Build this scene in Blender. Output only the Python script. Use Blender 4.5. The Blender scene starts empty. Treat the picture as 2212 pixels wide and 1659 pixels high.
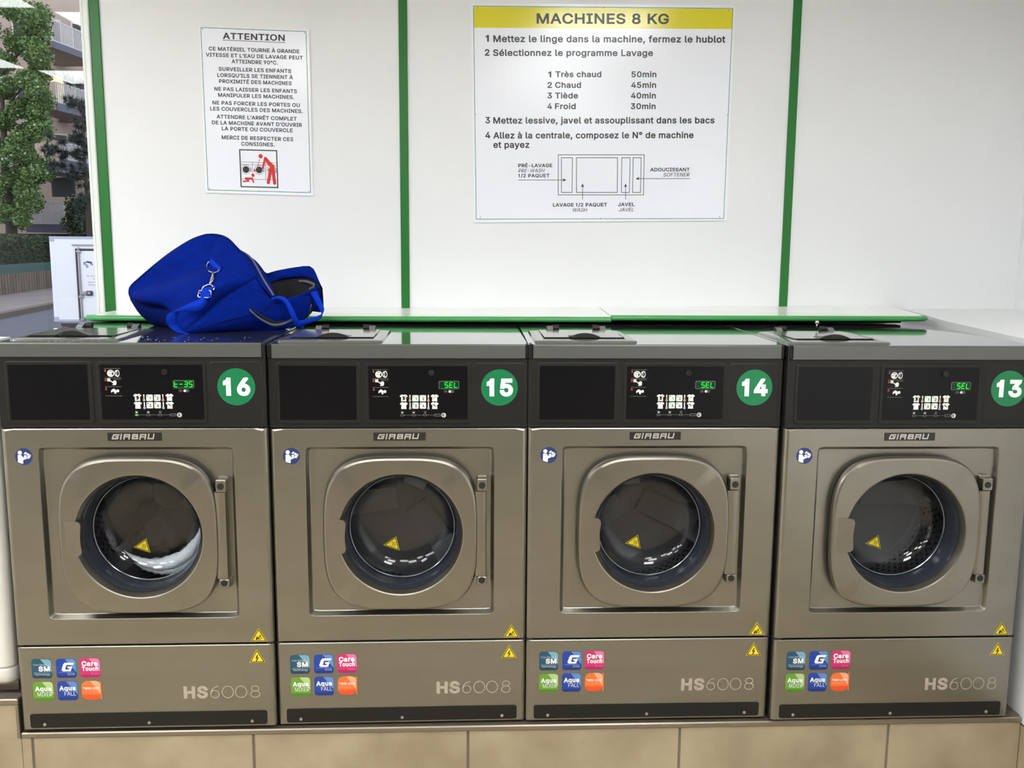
import bpy, bmesh, math, random
from mathutils import Vector, Matrix
random.seed(7)
PI = math.pi
scene = bpy.context.scene
C = scene.collection

WORLD_S, SUN_S, PANEL_S, EXPO = 1.0, 0.4, 15.0, 0.76
STEEL1, STEEL2, STEEL_R, STEEL_M = (154, 151, 142), (148, 144, 134), .33, .96
DOOR1, DOOR2 = (152, 147, 137), (146, 141, 132)
# ------------------------------------------------------------------ camera
CAM = Vector((1.23089, -2.41852, 1.30314))
YAW, PITCH, ROLL, FPX = 0.0453837, 0.1492007, 0.0070069, 2044.165
IW, IH = 2212.0, 1659.0
_f = Vector((math.sin(YAW)*math.cos(PITCH), math.cos(YAW)*math.cos(PITCH), -math.sin(PITCH)))
_r0 = Vector((math.cos(YAW), -math.sin(YAW), 0))
_u0 = _r0.cross(_f)
_r = _r0*math.cos(ROLL)+_u0*math.sin(ROLL)
_u = -_r0*math.sin(ROLL)+_u0*math.cos(ROLL)
cd = bpy.data.cameras.new('camera')
cam = bpy.data.objects.new('camera', cd)
C.objects.link(cam)
m3 = Matrix((_r, _u, -_f)).transposed()
cam.matrix_world = Matrix.Translation(CAM) @ m3.to_4x4()
cd.sensor_width = 36.0
cd.lens = FPX*36.0/IW
cd.clip_start = 0.05
cd.clip_end = 500
scene.camera = cam

def at(px, py, Y):
    d = _f+_r*((px-IW/2)/FPX)-_u*((py-IH/2)/FPX)
    t = (Y-CAM.y)/d.y
    return CAM+d*t

# ------------------------------------------------------------------ view, world, daylight
scene.view_settings.view_transform = 'Standard'
scene.view_settings.look = 'None'
scene.view_settings.gamma = 1.0
scene.view_settings.use_curve_mapping = False
scene.view_settings.exposure = EXPO
scene.cycles.max_bounces = 10
scene.cycles.transparent_max_bounces = 16
scene.cycles.caustics_reflective = False
scene.cycles.caustics_refractive = False
w = bpy.data.worlds.new('overcast_sky'); scene.world = w
w.use_nodes = True
nt = w.node_tree; nt.nodes.clear()
wo = nt.nodes.new('ShaderNodeOutputWorld'); bg = nt.nodes.new('ShaderNodeBackground')
bg.inputs['Color'].default_value = (0.86, 0.91, 1.0, 1)
bg.inputs['Strength'].default_value = WORLD_S
nt.links.new(bg.outputs[0], wo.inputs[0])
sd = bpy.data.lights.new('overcast_sun', 'SUN'); sd.energy = SUN_S; sd.angle = 0.9; sd.color = (1, .95, .88)
so = bpy.data.objects.new('overcast_sun', sd); C.objects.link(so)
so.rotation_euler = (math.radians(40), math.radians(-25), 0)

# ------------------------------------------------------------------ materials
def S(r, g, b):
    def f(c):
        c /= 255.0
        return c/12.92 if c <= .04045 else ((c+.055)/1.055)**2.4
    return (f(r), f(g), f(b), 1)
MATS = {}
def mat(name, col, rough=.5, metal=0.0, spec=.5, coat=0.0, emit=None, es=0.0, noise=None, bump=None):
    m = bpy.data.materials.new(name); m.use_nodes = True
    n = m.node_tree.nodes; l = m.node_tree.links
    b = n['Principled BSDF']
    b.inputs['Base Color'].default_value = col
    b.inputs['Roughness'].default_value = rough
    b.inputs['Metallic'].default_value = metal
    b.inputs['Specular IOR Level'].default_value = spec
    b.inputs['Coat Weight'].default_value = coat
    b.inputs['Coat Roughness'].default_value = .08
    if emit:
        b.inputs['Emission Color'].default_value = emit
        b.inputs['Emission Strength'].default_value = es
    if noise or bump:
        tc = n.new('ShaderNodeTexCoord'); mp = n.new('ShaderNodeMapping')
        l.new(tc.outputs['Object'], mp.inputs['Vector'])
    if noise:
        col2, scale, det, stretch = noise
        mp.inputs['Scale'].default_value = stretch
        t = n.new('ShaderNodeTexNoise'); t.inputs['Scale'].default_value = scale; t.inputs['Detail'].default_value = det
        l.new(mp.outputs[0], t.inputs['Vector'])
        rp = n.new('ShaderNodeValToRGB')
        rp.color_ramp.elements[0].position = .35; rp.color_ramp.elements[1].position = .68
        rp.color_ramp.elements[0].color = col; rp.color_ramp.elements[1].color = col2
        l.new(t.outputs['Fac'], rp.inputs['Fac'])
        l.new(rp.outputs['Color'], b.inputs['Base Color'])
    if bump:
        t2 = n.new('ShaderNodeTexNoise'); t2.inputs['Scale'].default_value = bump[0]; t2.inputs['Detail'].default_value = 4
        l.new(tc.outputs['Object'], t2.inputs['Vector'])
        bp = n.new('ShaderNodeBump'); bp.inputs['Strength'].default_value = bump[1]; bp.inputs['Distance'].default_value = bump[2]
        l.new(t2.outputs['Fac'], bp.inputs['Height'])
        l.new(bp.outputs[0], b.inputs['Normal'])
    MATS[name] = m
    return m
def glassmat(name, tint, ior=1.5, rough=0.0):
    m = bpy.data.materials.new(name); m.use_nodes = True
    n = m.node_tree.nodes; l = m.node_tree.links; n.clear()
    o = n.new('ShaderNodeOutputMaterial'); mx = n.new('ShaderNodeMixShader')
    t = n.new('ShaderNodeBsdfTransparent'); t.inputs['Color'].default_value = tint
    g = n.new('ShaderNodeBsdfGlossy'); g.inputs['Roughness'].default_value = rough
    # Schlick reflectance, the same from both sides of a pane
    lw = n.new('ShaderNodeLayerWeight'); pw = n.new('ShaderNodeMath'); pw.operation = 'POWER'; pw.inputs[1].default_value = 5.0
    f = n.new('ShaderNodeMath'); f.operation = 'MULTIPLY_ADD'
    f0 = ((ior-1)/(ior+1))**2
    f.inputs[1].default_value = 1-f0; f.inputs[2].default_value = f0
    lw.inputs['Blend'].default_value = .5
    l.new(lw.outputs['Facing'], pw.inputs[0]); l.new(pw.outputs[0], f.inputs[0])
    l.new(f.outputs[0], mx.inputs[0]); l.new(t.outputs[0], mx.inputs[1]); l.new(g.outputs[0], mx.inputs[2])
    l.new(mx.outputs[0], o.inputs['Surface'])
    MATS[name] = m
    return m
def emitmat(name, col, s):
    m = bpy.data.materials.new(name); m.use_nodes = True
    n = m.node_tree.nodes; l = m.node_tree.links; n.clear()
    o = n.new('ShaderNodeOutputMaterial'); e = n.new('ShaderNodeEmission')
    e.inputs['Color'].default_value = col; e.inputs['Strength'].default_value = s
    l.new(e.outputs[0], o.inputs['Surface'])
    MATS[name] = m
    return m

# ------------------------------------------------------------------ mesh builder
class MB:
    def __init__(s):
        s.v = []; s.f = []; s.mi = []; s.mats = []
    def _m(s, m):
        if m not in s.mats: s.mats.append(m)
        return s.mats.index(m)
    def add(s, vs, fs, m):
        k = len(s.v); i = s._m(m)
        s.v += [tuple(p) for p in vs]
        for q in fs:
            s.f.append([k+a for a in q]); s.mi.append(i)
        return s
    def box(s, x0, x1, y0, y1, z0, z1, m, bev=0.0):
        x0, x1 = min(x0, x1), max(x0, x1); y0, y1 = min(y0, y1), max(y0, y1); z0, z1 = min(z0, z1), max(z0, z1)
        b = min(bev, (x1-x0)*.45, (y1-y0)*.45, (z1-z0)*.45)
        if b <= 0:
            vs = [(x, y, z) for x in (x0, x1) for y in (y0, y1) for z in (z0, z1)]
            return s.add(vs, [(0, 1, 3, 2), (4, 6, 7, 5), (0, 4, 5, 1), (2, 3, 7, 6), (0, 2, 6, 4), (1, 5, 7, 3)], m)
        vs = []; ix = {}
        X = (x0, x1); Y = (y0, y1); Z = (z0, z1)
        for i in (0, 1):
            for j in (0, 1):
                for k in (0, 1):
                    sx = 1-2*i; sy = 1-2*j; sz = 1-2*k
                    for a, d in enumerate(((0, b*sy, b*sz), (b*sx, 0, b*sz), (b*sx, b*sy, 0))):
                        ix[(i, j, k, a)] = len(vs)
                        vs.append((X[i]+d[0], Y[j]+d[1], Z[k]+d[2]))
        fs = []
        for i in (0, 1):
            fs.append([ix[(i, j, k, 0)] for j, k in ((0, 0), (1, 0), (1, 1), (0, 1))])
            fs.append([ix[(j, i, k, 1)] for j, k in ((0, 0), (1, 0), (1, 1), (0, 1))])
            fs.append([ix[(j, k, i, 2)] for j, k in ((0, 0), (1, 0), (1, 1), (0, 1))])
        for i in (0, 1):
            for j in (0, 1):
                fs.append([ix[(0, i, j, 1)], ix[(1, i, j, 1)], ix[(1, i, j, 2)], ix[(0, i, j, 2)]])
                fs.append([ix[(i, 0, j, 0)], ix[(i, 1, j, 0)], ix[(i, 1, j, 2)], ix[(i, 0, j, 2)]])
                fs.append([ix[(i, j, 0, 0)], ix[(i, j, 1, 0)], ix[(i, j, 1, 1)], ix[(i, j, 0, 1)]])
                for k in (0, 1):
                    fs.append([ix[(i, j, k, 0)], ix[(i, j, k, 1)], ix[(i, j, k, 2)]])
        return s.add(vs, fs, m)
    def rings(s, rs, m, cap0=False, cap1=False, closed=True):
        n = len(rs[0]); vs = [p for r in rs for p in r]; fs = []
        for i in range(len(rs)-1):
            for j in range(n if closed else n-1):
                a = i*n+j; b = i*n+(j+1) % n
                fs.append((a, b, b+n, a+n))
        if cap0: fs.append(list(range(n))[::-1])
        if cap1: fs.append([(len(rs)-1)*n+j for j in range(n)])
        return s.add(vs, fs, m)
    def tube(s, path, r, m, n=8, caps=True, closed=False):
        P = [Vector(p) for p in path]; N = len(P); rs = []; up = None
        for i, p in enumerate(P):
            if closed: t = (P[(i+1) % N]-P[i-1]).normalized()
            else: t = (P[min(i+1, N-1)]-P[max(i-1, 0)]).normalized()
            if up is None:
                up = Vector((0, 0, 1)) if abs(t.z) < .9 else Vector((1, 0, 0))
            a = t.cross(up)
            if a.length < 1e-6: a = t.orthogonal()
            a.normalize(); up = a.cross(t).normalized()
            rr = r[i] if isinstance(r, (list, tuple)) else r
            rs.append([p+a*rr*math.cos(2*PI*j/n)+up*rr*math.sin(2*PI*j/n) for j in range(n)])
        if closed: rs.append(rs[0]); caps = False
        return s.rings(rs, m, caps, caps)
    def poly(s, pts, y, m):
        y -= 2e-6*(len(s.f) % 9)
        return s.add([(p[0], y, p[1]) for p in pts], [list(range(len(pts)))], m)
    def prism(s, pts, y0, y1, m, bev=0.0):
        r1 = [(p[0], y1, p[1]) for p in pts]
        if bev:
            cx = sum(p[0] for p in pts)/len(pts); cz = sum(p[1] for p in pts)/len(pts)
            def ins(d, y):
                o = []
                for p in pts:
                    L = math.hypot(p[0]-cx, p[1]-cz) or 1
                    k = (L-d)/L; o.append((cx+(p[0]-cx)*k, y, cz+(p[1]-cz)*k))
                return o
            sg = 1 if y1 > y0 else -1
            return s.rings([ins(bev, y0), ins(bev*.3, y0+sg*bev*.35), ins(0, y0+sg*bev), r1], m, True, True)
        return s.rings([[(p[0], y0, p[1]) for p in pts], r1], m, True, True)
    def disc(s, cx, cz, r, y, m, n=32, rz=None):
        rz = rz or r
        return s.poly([(cx+r*math.cos(2*PI*i/n), cz+rz*math.sin(2*PI*i/n)) for i in range(n)], y, m)
    def annulus(s, cx, cz, r0, r1, y, m, n=32, kx=1.0):
        a = [(cx+kx*r0*math.cos(2*PI*i/n), y, cz+r0*math.sin(2*PI*i/n)) for i in range(n)]
        b = [(cx+kx*r1*math.cos(2*PI*i/n), y, cz+r1*math.sin(2*PI*i/n)) for i in range(n)]
        return s.rings([a, b], m)
    def outline(s, pts, wd, y, m):
        n = len(pts); c = Vector((sum(p[0] for p in pts)/n, sum(p[1] for p in pts)/n)); inner = []
        for i in range(n):
            p0 = Vector(pts[i-1]); p1 = Vector(pts[i]); p2 = Vector(pts[(i+1) % n])
            d1 = (p1-p0).normalized(); d2 = (p2-p1).normalized()
            n1 = Vector((-d1.y, d1.x)); n2 = Vector((-d2.y, d2.x))
            if n1.dot(c-p1) < 0: n1 = -n1
            if n2.dot(c-p1) < 0: n2 = -n2
            b = (n1+n2); b = b/max(b.length_squared, 1e-6)*2
            inner.append(p1+b*wd)
        return s.rings([[(p[0], y, p[1]) for p in pts], [(p[0], y, p[1]) for p in inner]], m)
    def stroke(s, pts, wd, y, m, ext=.35):
        for k, (a, b) in enumerate(zip(pts[:-1], pts[1:])):
            a = Vector(a); b = Vector(b); d = (b-a)
            if d.length < 1e-7: continue
            d.normalize(); nn = Vector((-d.y, d.x))*wd/2; e = d*wd*ext
            q = [a-e+nn, b+e+nn, b+e-nn, a-e-nn]
            s.poly([(p.x, p.y) for p in q], y-3e-6*(k % 4), m)
        return s
    def text(s, t, x0, x1, zb, cap, y, m, style='b', keep=False, align='f'):
        vs, fs, bx0, bx1, ch = glyphs(t, style)
        kz = cap/ch
        if align == 'f': kx = (x1-x0)/(bx1-bx0); ox = x0
        else:
            kx = kz; wd = (bx1-bx0)*kx
            ox = x0 if align == 'l' else (x1-wd if align == 'r' else (x0+x1-wd)/2)
        return s.add([(ox+(p[0]-bx0)*kx, y-p[2], zb+p[1]*kz) for p in vs], fs, m)
    def build(s, name, parent=None, smooth=False, loc=None, fix=True, ang=None):
        me = bpy.data.meshes.new(name)
        me.from_pydata(s.v, [], s.f)
        for m in s.mats: me.materials.append(MATS[m])
        me.polygons.foreach_set('material_index', s.mi)
        if fix:
            b = bmesh.new(); b.from_mesh(me)
            bmesh.ops.recalc_face_normals(b, faces=b.faces[:]); b.to_mesh(me); b.free()
        if smooth:
            me.polygons.foreach_set('use_smooth', [True]*len(me.polygons))
            if ang:
                try: me.set_sharp_from_angle(angle=math.radians(ang))
                except Exception: pass
        me.update()
        return link(name, me, parent, loc)
def link(name, me, parent=None, loc=None):
    o = bpy.data.objects.new(name, me); C.objects.link(o)
    if parent is not None: o.parent = parent
    if loc: o.location = loc
    return o
# ---- lettering: outlines of a plain sans serif (thousandths), thickened to the weight wanted
GLY = {',':(187,"38,-119 68,71 137,71 84,-119"),
'-':(453,"337,244 337,188 114,188 114,244"),
'.':(187,"95,-4 78,-1 63,9 53,24 50,41 53,59 63,73 78,83 95,87 113,83 128,73 138,59 141,41 138,24 128,9 113,-1"),
'/':(249,"235,533 71,-76 14,-76 178,533"),
'0':(453,"227,-7 191,-3 158,7 130,24 105,48 85,77 69,113 60,144 53,178 49,214 48,254 49,294 53,330 60,364 69,395 85,431 106,461 130,484 159,502 191,512 227,516 262,512 295,502 323,484 348,461 368,431 384,395 393,364 400,330 404,294 405,254 404,214 400,178 393,144 384,113 368,77 348,48 323,24 295,7 263,-3;227,50 250,52 271,60 290,74 306,92 320,116 330,144 338,176 342,213 344,254 342,295 338,332 330,365 320,393 306,416 290,435 271,449 250,457 227,460 203,457 182,449 163,435 147,416 134,393 123,365 115,332 111,295 109,254 111,213 115,176 123,144 134,116 147,92 163,74 182,60 203,52"),
'1':(453,"76,0 76,55 391,55 391,0;276,509 276,0 212,0 212,448 209,448 86,358 86,427 198,509"),
'2':(453,"64,0 64,47 234,229 282,282 294,298 303,312 311,327 318,348 320,371 317,397 308,419 293,436 273,449 258,455 241,458 224,460 205,458 188,454 172,447 153,433 139,413 132,398 128,381 127,362 66,362 68,391 75,418 86,442 102,464 121,482 143,496 168,507 196,513 225,516 254,513 281,507 306,497 328,482 346,465 361,445 372,423 379,398 381,372 380,354 377,336 371,318 363,299 351,280 336,259 267,180 153,60 153,57 389,57 389,0"),
'3':(453,"218,-7 188,-5 159,1 133,10 108,22 88,38 70,57 57,79 48,104 44,132 109,132 115,107 126,87 144,71 165,59 182,54 200,51 219,50 239,51 258,55 275,61 291,69 304,80 315,93 323,108 328,125 329,145 328,163 323,180 316,196 306,211 292,223 275,234 254,241 229,246 201,248 157,248 157,299 288,448 288,452 70,452 70,509 372,509 372,461 211,278 211,289 247,290 279,286 308,276 333,262 354,244 371,222 383,198 391,173 393,145 390,116 383,90 370,66 354,45 333,27 309,12 281,2 251,-5"),
'4':(453,"40,105 40,158 247,509 311,509 109,166 109,163 413,163 413,105;282,0 282,121 282,146 282,318 343,318 343,0"),
'5':(453,"221,-7 192,-5 165,1 140,11 118,25 99,41 83,60 71,82 63,105 60,130 122,130 127,108 138,89 154,73 173,60 196,52 221,50 241,51 259,56 276,64 291,75 304,89 314,104 322,122 326,141 328,162 326,183 321,203 314,221 303,237 290,251 275,262 257,270 238,275 218,277 201,276 184,273 167,268 145,258 128,246 67,253 96,509 366,509 366,452 151,452 134,301 136,301 155,315 178,325 194,330 212,333 229,334 252,332 274,328 294,321 313,311 330,299 345,285 358,269 370,251 379,231 386,210 390,187 391,163 388,132 381,102 369,76 352,52 332,32 309,15 282,3 253,-4"),
'6':(453,"226,-7 196,-4 168,3 142,15 119,31 100,51 84,74 73,101 66,130 64,162 65,187 71,212 80,239 93,268 112,302 137,340 252,509 322,509 151,261 145,261 154,275 165,288 179,299 196,307 214,312 235,314 265,312 291,305 316,295 337,280 355,262 370,240 380,215 387,187 389,157 387,127 379,98 368,73 352,50 333,30 310,14 284,3 257,-4;226,48 245,50 263,55 279,63 293,73 304,86 314,101 322,119 326,137 327,157 326,178 322,196 314,213 304,228 293,241 279,251 263,259 245,264 226,265 207,264 190,259 174,252 160,241 148,229 138,214 131,197 126,179 125,158 126,138 131,119 138,102 148,86 160,73 174,63 190,55 207,50"),
'8':(453,"226,-7 193,-5 163,1 136,11 111,25 91,42 74,62 62,84 54,109 52,135 53,156 58,176 65,195 75,212 87,228 101,241 117,252 134,260 153,265 153,267 129,276 109,289 93,308 80,330 73,354 70,380 73,405 79,429 90,450 106,469 124,485 146,498 170,508 197,514 226,516 255,514 282,508 306,498 328,485 346,469 361,450 373,429 379,405 382,380 379,354 372,330 359,308 343,289 323,276 300,267 300,265 319,260 335,252 351,241 365,228 377,212 387,195 395,176 399,156 401,135 398,109 391,84 378,62 362,42 341,25 317,11 289,1 259,-5;226,49 248,50 267,54 285,60 307,74 323,91 333,113 337,139 335,157 330,173 322,189 312,202 298,213 283,223 265,230 247,234 226,235 206,234 187,230 169,223 154,213 140,202 130,189 122,173 117,157 115,139 119,113 129,91 145,74 167,60 185,54 205,50;226,290 252,292 274,300 293,313 307,330 316,351 319,376 316,399 308,420 294,437 275,449 252,457 226,460 208,459 192,455 177,449 159,437 145,420 136,399 133,376 136,351 145,330 159,313 178,300 201,292"),
'9':(453,"226,516 256,513 285,506 310,494 333,478 352,458 368,434 380,408 387,378 389,347 387,322 382,296 373,270 359,240 340,207 315,168 200,0 130,0 301,248 307,248 299,234 287,221 273,210 257,202 238,196 218,195 188,197 161,203 137,214 116,229 98,247 83,269 72,294 66,321 64,352 66,382 73,411 85,436 101,459 120,479 143,494 168,506 196,513;226,460 207,459 190,454 174,446 160,435 148,423 138,407 131,390 127,372 125,352 127,331 131,313 138,295 148,280 160,268 174,257 190,250 207,245 226,243 245,245 263,249 279,257 293,267 305,280 314,295 322,312 326,330 327,350 326,371 322,390 314,407 305,422 293,435 279,446 263,454 245,459"),
'A':(479,"16,0 201,509 276,509 463,0 395,0 287,302 264,372 232,478 245,478 213,371 191,302 85,0;110,142 110,199 370,199 370,142"),
'B':(456,"60,0 60,509 241,509 274,507 304,501 329,491 350,477 367,461 381,442 390,421 396,398 398,374 397,353 393,336 387,320 373,301 356,286 336,275 315,267 315,262 331,260 347,254 363,245 378,234 391,220 402,203 411,184 416,161 418,136 416,111 410,88 400,67 386,48 368,31 344,18 317,8 284,2 247,0;125,57 245,57 281,60 309,67 330,80 344,96 353,115 355,137 352,161 342,184 333,197 320,209 306,218 289,225 269,229 248,231 125,231;125,285 238,285 256,287 273,290 288,296 308,309 323,326 333,348 336,372 333,393 326,412 313,429 294,442 270,449 240,452 125,452"),
'C':(510,"267,-7 235,-5 205,1 177,11 150,25 126,42 104,63 86,88 70,115 57,146 48,179 42,215 40,254 42,293 48,329 57,362 70,393 86,421 104,445 126,466 150,484 177,498 205,508 235,514 267,516 293,514 317,511 340,504 362,496 383,485 402,471 419,456 435,438 448,418 459,397 467,373 473,348 408,348 401,373 389,395 375,413 357,428 337,440 315,449 292,454 267,456 237,453 209,445 184,432 161,414 141,391 125,364 113,332 106,295 103,254 106,213 113,177 125,145 141,117 161,94 184,76 210,63 237,56 267,53 292,55 315,60 337,69 357,81 375,96 389,114 401,136 408,160 473,160 467,135 459,112 448,91 435,71 420,53 402,38 383,24 363,13 341,5 317,-2 293,-6"),
'D':(502,"219,0 96,0 96,57 215,57 254,60 288,68 318,81 343,99 363,122 379,149 390,181 397,216 399,255 397,294 390,329 379,361 364,388 344,410 320,428 291,441 258,449 221,452 93,452 93,509 225,509 261,507 294,501 325,492 353,478 385,455 412,426 433,391 446,361 455,329 460,293 462,255 460,217 455,181 446,149 433,119 417,92 398,68 376,48 351,31 322,17 291,8 256,2;125,509 125,0 60,0 60,509"),
'E':(418,"60,0 60,509 372,509 372,452 125,452 125,286 355,286 355,229 125,229 125,57 375,57 375,0"),
'F':(410,"60,0 60,509 369,509 369,452 125,452 125,278 346,278 346,221 125,221 125,0"),
'G':(520,"269,-7 236,-5 205,1 176,11 149,25 125,43 104,64 85,88 69,116 57,146 47,179 42,215 40,254 42,293 47,329 57,362 69,393 85,421 103,445 125,466 149,484 175,498 203,508 233,514 265,516 291,514 316,510 340,504 363,494 384,483 403,469 421,453 436,436 449,416 460,395 468,373 474,349 408,349 399,372 387,393 373,411 356,427 337,439 315,448 300,453 283,455 265,456 236,453 209,445 183,432 160,414 141,392 125,364 113,332 106,295 103,254 106,213 113,177 125,145 141,117 161,95 184,76 210,63 238,56 269,53 296,55 322,61 345,71 365,85 382,102 396,123 407,147 413,173 415,202 434,199 283,199 283,256 478,256 478,200 475,160 466,124 451,91 431,62 406,38 377,19 344,5 308,-4"),
'H':(517,"60,0 60,509 125,509 125,289 392,289 392,509 457,509 457,0 392,0 392,232 125,232 125,0"),
'I':(300,"31,0 31,57 118,57 118,452 31,452 31,509 269,509 269,452 183,452 183,57 269,57 269,0"),
'J':(396,"185,-7 143,-2 106,11 75,33 57,55 44,81 36,111 33,145 33,173 98,173 98,145 100,117 108,93 122,74 139,61 160,53 185,50 209,53 230,61 248,74 261,93 269,117 272,145 272,509 336,509 336,145 334,111 326,81 313,55 294,33 263,11 227,-2"),
'K':(466,"104,145 104,216 139,261 174,303 212,344 364,509 448,509 231,276 228,276;60,0 60,509 125,509 125,334 124,225 125,193 125,0;372,0 188,259 228,309 449,0"),
'L':(393,"60,0 60,509 125,509 125,57 361,57 361,0"),
'M':(628,"60,0 60,509 152,509 277,187 287,159 299,123 311,84 322,49 307,49 318,83 330,121 342,158 352,187 476,509 568,509 568,0 504,0 504,291 504,327 505,369 506,413 507,457 513,457 498,409 482,363 467,322 456,291 342,0 286,0 170,291 159,321 145,361 129,408 112,457 119,457 120,416 121,372 122,328 122,291 122,0"),
'N':(523,"60,0 60,509 136,509 343,183 363,151 388,107 414,55 405,54 401,108 399,157 399,195 399,509 463,509 463,0 387,0 202,290 177,331 148,381 108,452 119,454 122,384 124,328 125,291 125,0"),
'O':(533,"267,-7 235,-5 205,1 177,11 150,25 126,42 105,63 86,88 70,115 57,146 48,179 42,215 40,254 42,293 48,329 57,362 70,393 86,421 105,445 126,466 150,484 177,498 205,508 235,514 267,516 299,514 329,508 357,498 384,484 408,466 429,445 448,421 464,393 477,362 486,329 491,293 493,254 491,215 486,179 477,146 464,115 448,88 429,63 408,42 384,25 357,11 329,1 299,-5;267,53 296,55 324,63 349,76 372,94 392,116 408,144 420,176 428,213 430,254 428,295 420,332 408,365 392,392 372,415 349,433 324,446 296,453 267,456 237,453 210,445 184,433 161,415 142,392 125,364 113,332 106,295 103,254 106,213 113,176 125,144 142,117 161,94 184,76 210,63 237,55"),
'P':(444,"60,0 60,509 235,509 272,506 305,499 332,487 356,471 375,452 390,430 400,404 407,377 409,348 407,318 400,291 390,265 375,243 356,223 332,207 305,195 272,188 235,186 109,186 109,242 233,242 257,244 279,248 297,256 312,266 324,279 333,294 339,310 343,328 344,348 343,367 339,385 333,402 324,416 312,428 297,439 279,446 257,451 232,452 125,452 125,0"),
'Q':(533,"245,159 313,159 369,85 384,65 468,-48 401,-48 346,27 331,46;267,-7 235,-5 205,1 177,11 150,25 126,42 105,63 86,88 70,115 57,146 48,179 42,215 40,254 42,293 48,329 57,362 70,393 86,421 105,445 126,466 150,484 177,498 205,508 235,514 267,516 299,514 329,508 357,498 384,484 408,466 429,445 448,421 464,393 477,362 486,329 491,293 493,254 491,215 486,179 477,146 464,115 448,88 429,63 408,42 384,25 357,11 329,1 299,-5;267,53 296,55 324,63 349,76 372,94 392,116 408,144 420,176 428,213 430,254 428,295 420,332 408,365 392,392 372,415 349,433 324,446 296,453 267,456 237,453 210,445 184,433 161,415 142,392 125,364 113,332 106,295 103,254 106,213 113,176 125,144 142,117 161,94 184,76 210,63 237,55"),
'R':(449,"60,0 60,509 236,509 273,506 305,500 333,489 356,473 376,455 390,433 401,408 407,381 409,352 407,323 401,296 390,271 376,250 356,232 333,217 305,206 273,200 236,198 96,198 96,255 234,255 258,256 280,260 298,267 319,281 334,300 340,316 344,333 345,352 344,371 340,389 334,405 325,419 313,430 298,440 279,446 258,451 233,452 125,452 125,0;353,0 230,229 303,229 428,0"),
'S':(446,"224,-9 188,-7 156,-1 128,9 102,23 81,40 64,60 51,83 42,109 38,137 104,137 108,118 114,102 123,88 136,76 150,66 166,59 185,53 204,50 224,49 246,50 267,54 286,60 303,69 317,79 329,92 338,106 344,122 346,139 342,161 332,179 316,193 296,205 245,222 184,239 145,253 112,269 86,289 67,313 56,341 52,372 54,400 62,425 75,448 92,468 113,484 138,498 165,508 195,514 227,516 259,514 289,508 316,498 340,484 360,468 377,449 390,427 398,403 401,378 337,378 332,402 320,421 302,437 280,449 254,456 225,459 204,457 185,454 167,448 145,435 129,418 118,398 115,376 119,352 131,334 148,319 169,308 212,293 264,279 312,264 328,256 344,248 359,238 372,226 384,213 395,198 402,180 407,161 408,139 406,112 399,87 386,64 370,43 349,25 323,11 294,0 261,-7"),
'T':(448,"32,452 32,509 417,509 417,452 257,452 257,0 193,0 193,452"),
'U':(517,"259,-8 220,-6 186,2 154,15 126,33 103,55 85,80 71,108 63,140 60,173 60,509 124,509 124,178 126,155 132,133 141,113 153,95 169,80 187,68 208,59 232,53 259,52 285,53 309,59 331,68 349,80 364,95 377,113 385,133 391,155 393,178 393,509 457,509 457,173 454,140 446,108 433,80 414,55 391,33 363,15 332,2 297,-6"),
'V':(479,"204,0 16,509 84,509 192,206 215,137 248,31 235,31 267,138 290,206 395,509 463,509 278,0"),
'W':(686,"155,0 16,509 82,509 163,196 175,145 187,94 197,40 189,40 200,94 211,145 224,196 306,509 380,509 462,196 474,145 486,94 497,40 488,40 499,94 510,145 523,196 603,509 670,509 530,0 455,0 368,323 351,391 336,475 350,475 335,395 318,323 230,0"),
'X':(474,"18,0 217,284 217,236 29,509 104,509 178,400 204,361 223,329 243,292 232,292 252,329 272,361 298,400 374,509 446,509 259,239 259,287 456,0 382,0 292,129 268,165 250,195 230,231 244,231 225,196 206,166 182,129 91,0"),
'a':(389,"160,-9 137,-7 115,-3 94,5 76,15 60,29 48,45 38,63 32,84 30,108 32,128 36,146 43,161 58,179 78,193 92,200 108,206 125,211 178,220 234,227 252,230 265,235 273,243 276,255 276,257 273,279 267,297 256,311 240,322 220,329 196,331 171,329 149,322 132,313 118,301 107,288 100,274 41,291 51,313 64,331 79,346 95,358 114,368 133,375 153,380 173,383 194,384 239,379 255,375 271,369 286,360 300,350 312,336 322,320 330,301 335,278 337,251 337,0 277,0 277,52 272,52 252,25 236,12 215,1 199,-4 181,-7;170,45 192,47 211,51 228,59 248,74 263,93 272,115 276,138 276,190 259,182 231,176 200,171 175,168 134,159 117,150 103,139 95,124 92,105 94,87 102,72 114,61 130,52 149,47"),
'b':(424,"229,-8 208,-7 189,-3 172,4 153,17 138,31 118,59 112,59 112,0 53,0 53,509 114,509 114,319 118,319 137,346 152,360 171,373 188,379 207,383 229,384 259,382 287,374 313,361 335,342 354,320 370,293 381,261 388,227 390,189 388,151 381,116 370,84 355,57 336,34 313,16 288,3 260,-6;220,47 242,49 262,55 279,66 294,80 306,97 316,117 323,139 327,163 328,189 327,215 323,239 316,261 307,281 295,298 280,311 262,322 243,328 220,330 198,328 178,322 161,312 147,299 134,282 125,263 118,241 114,216 113,189 114,162 118,138 125,115 135,95 147,78 162,65 179,55 198,49"),
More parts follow.
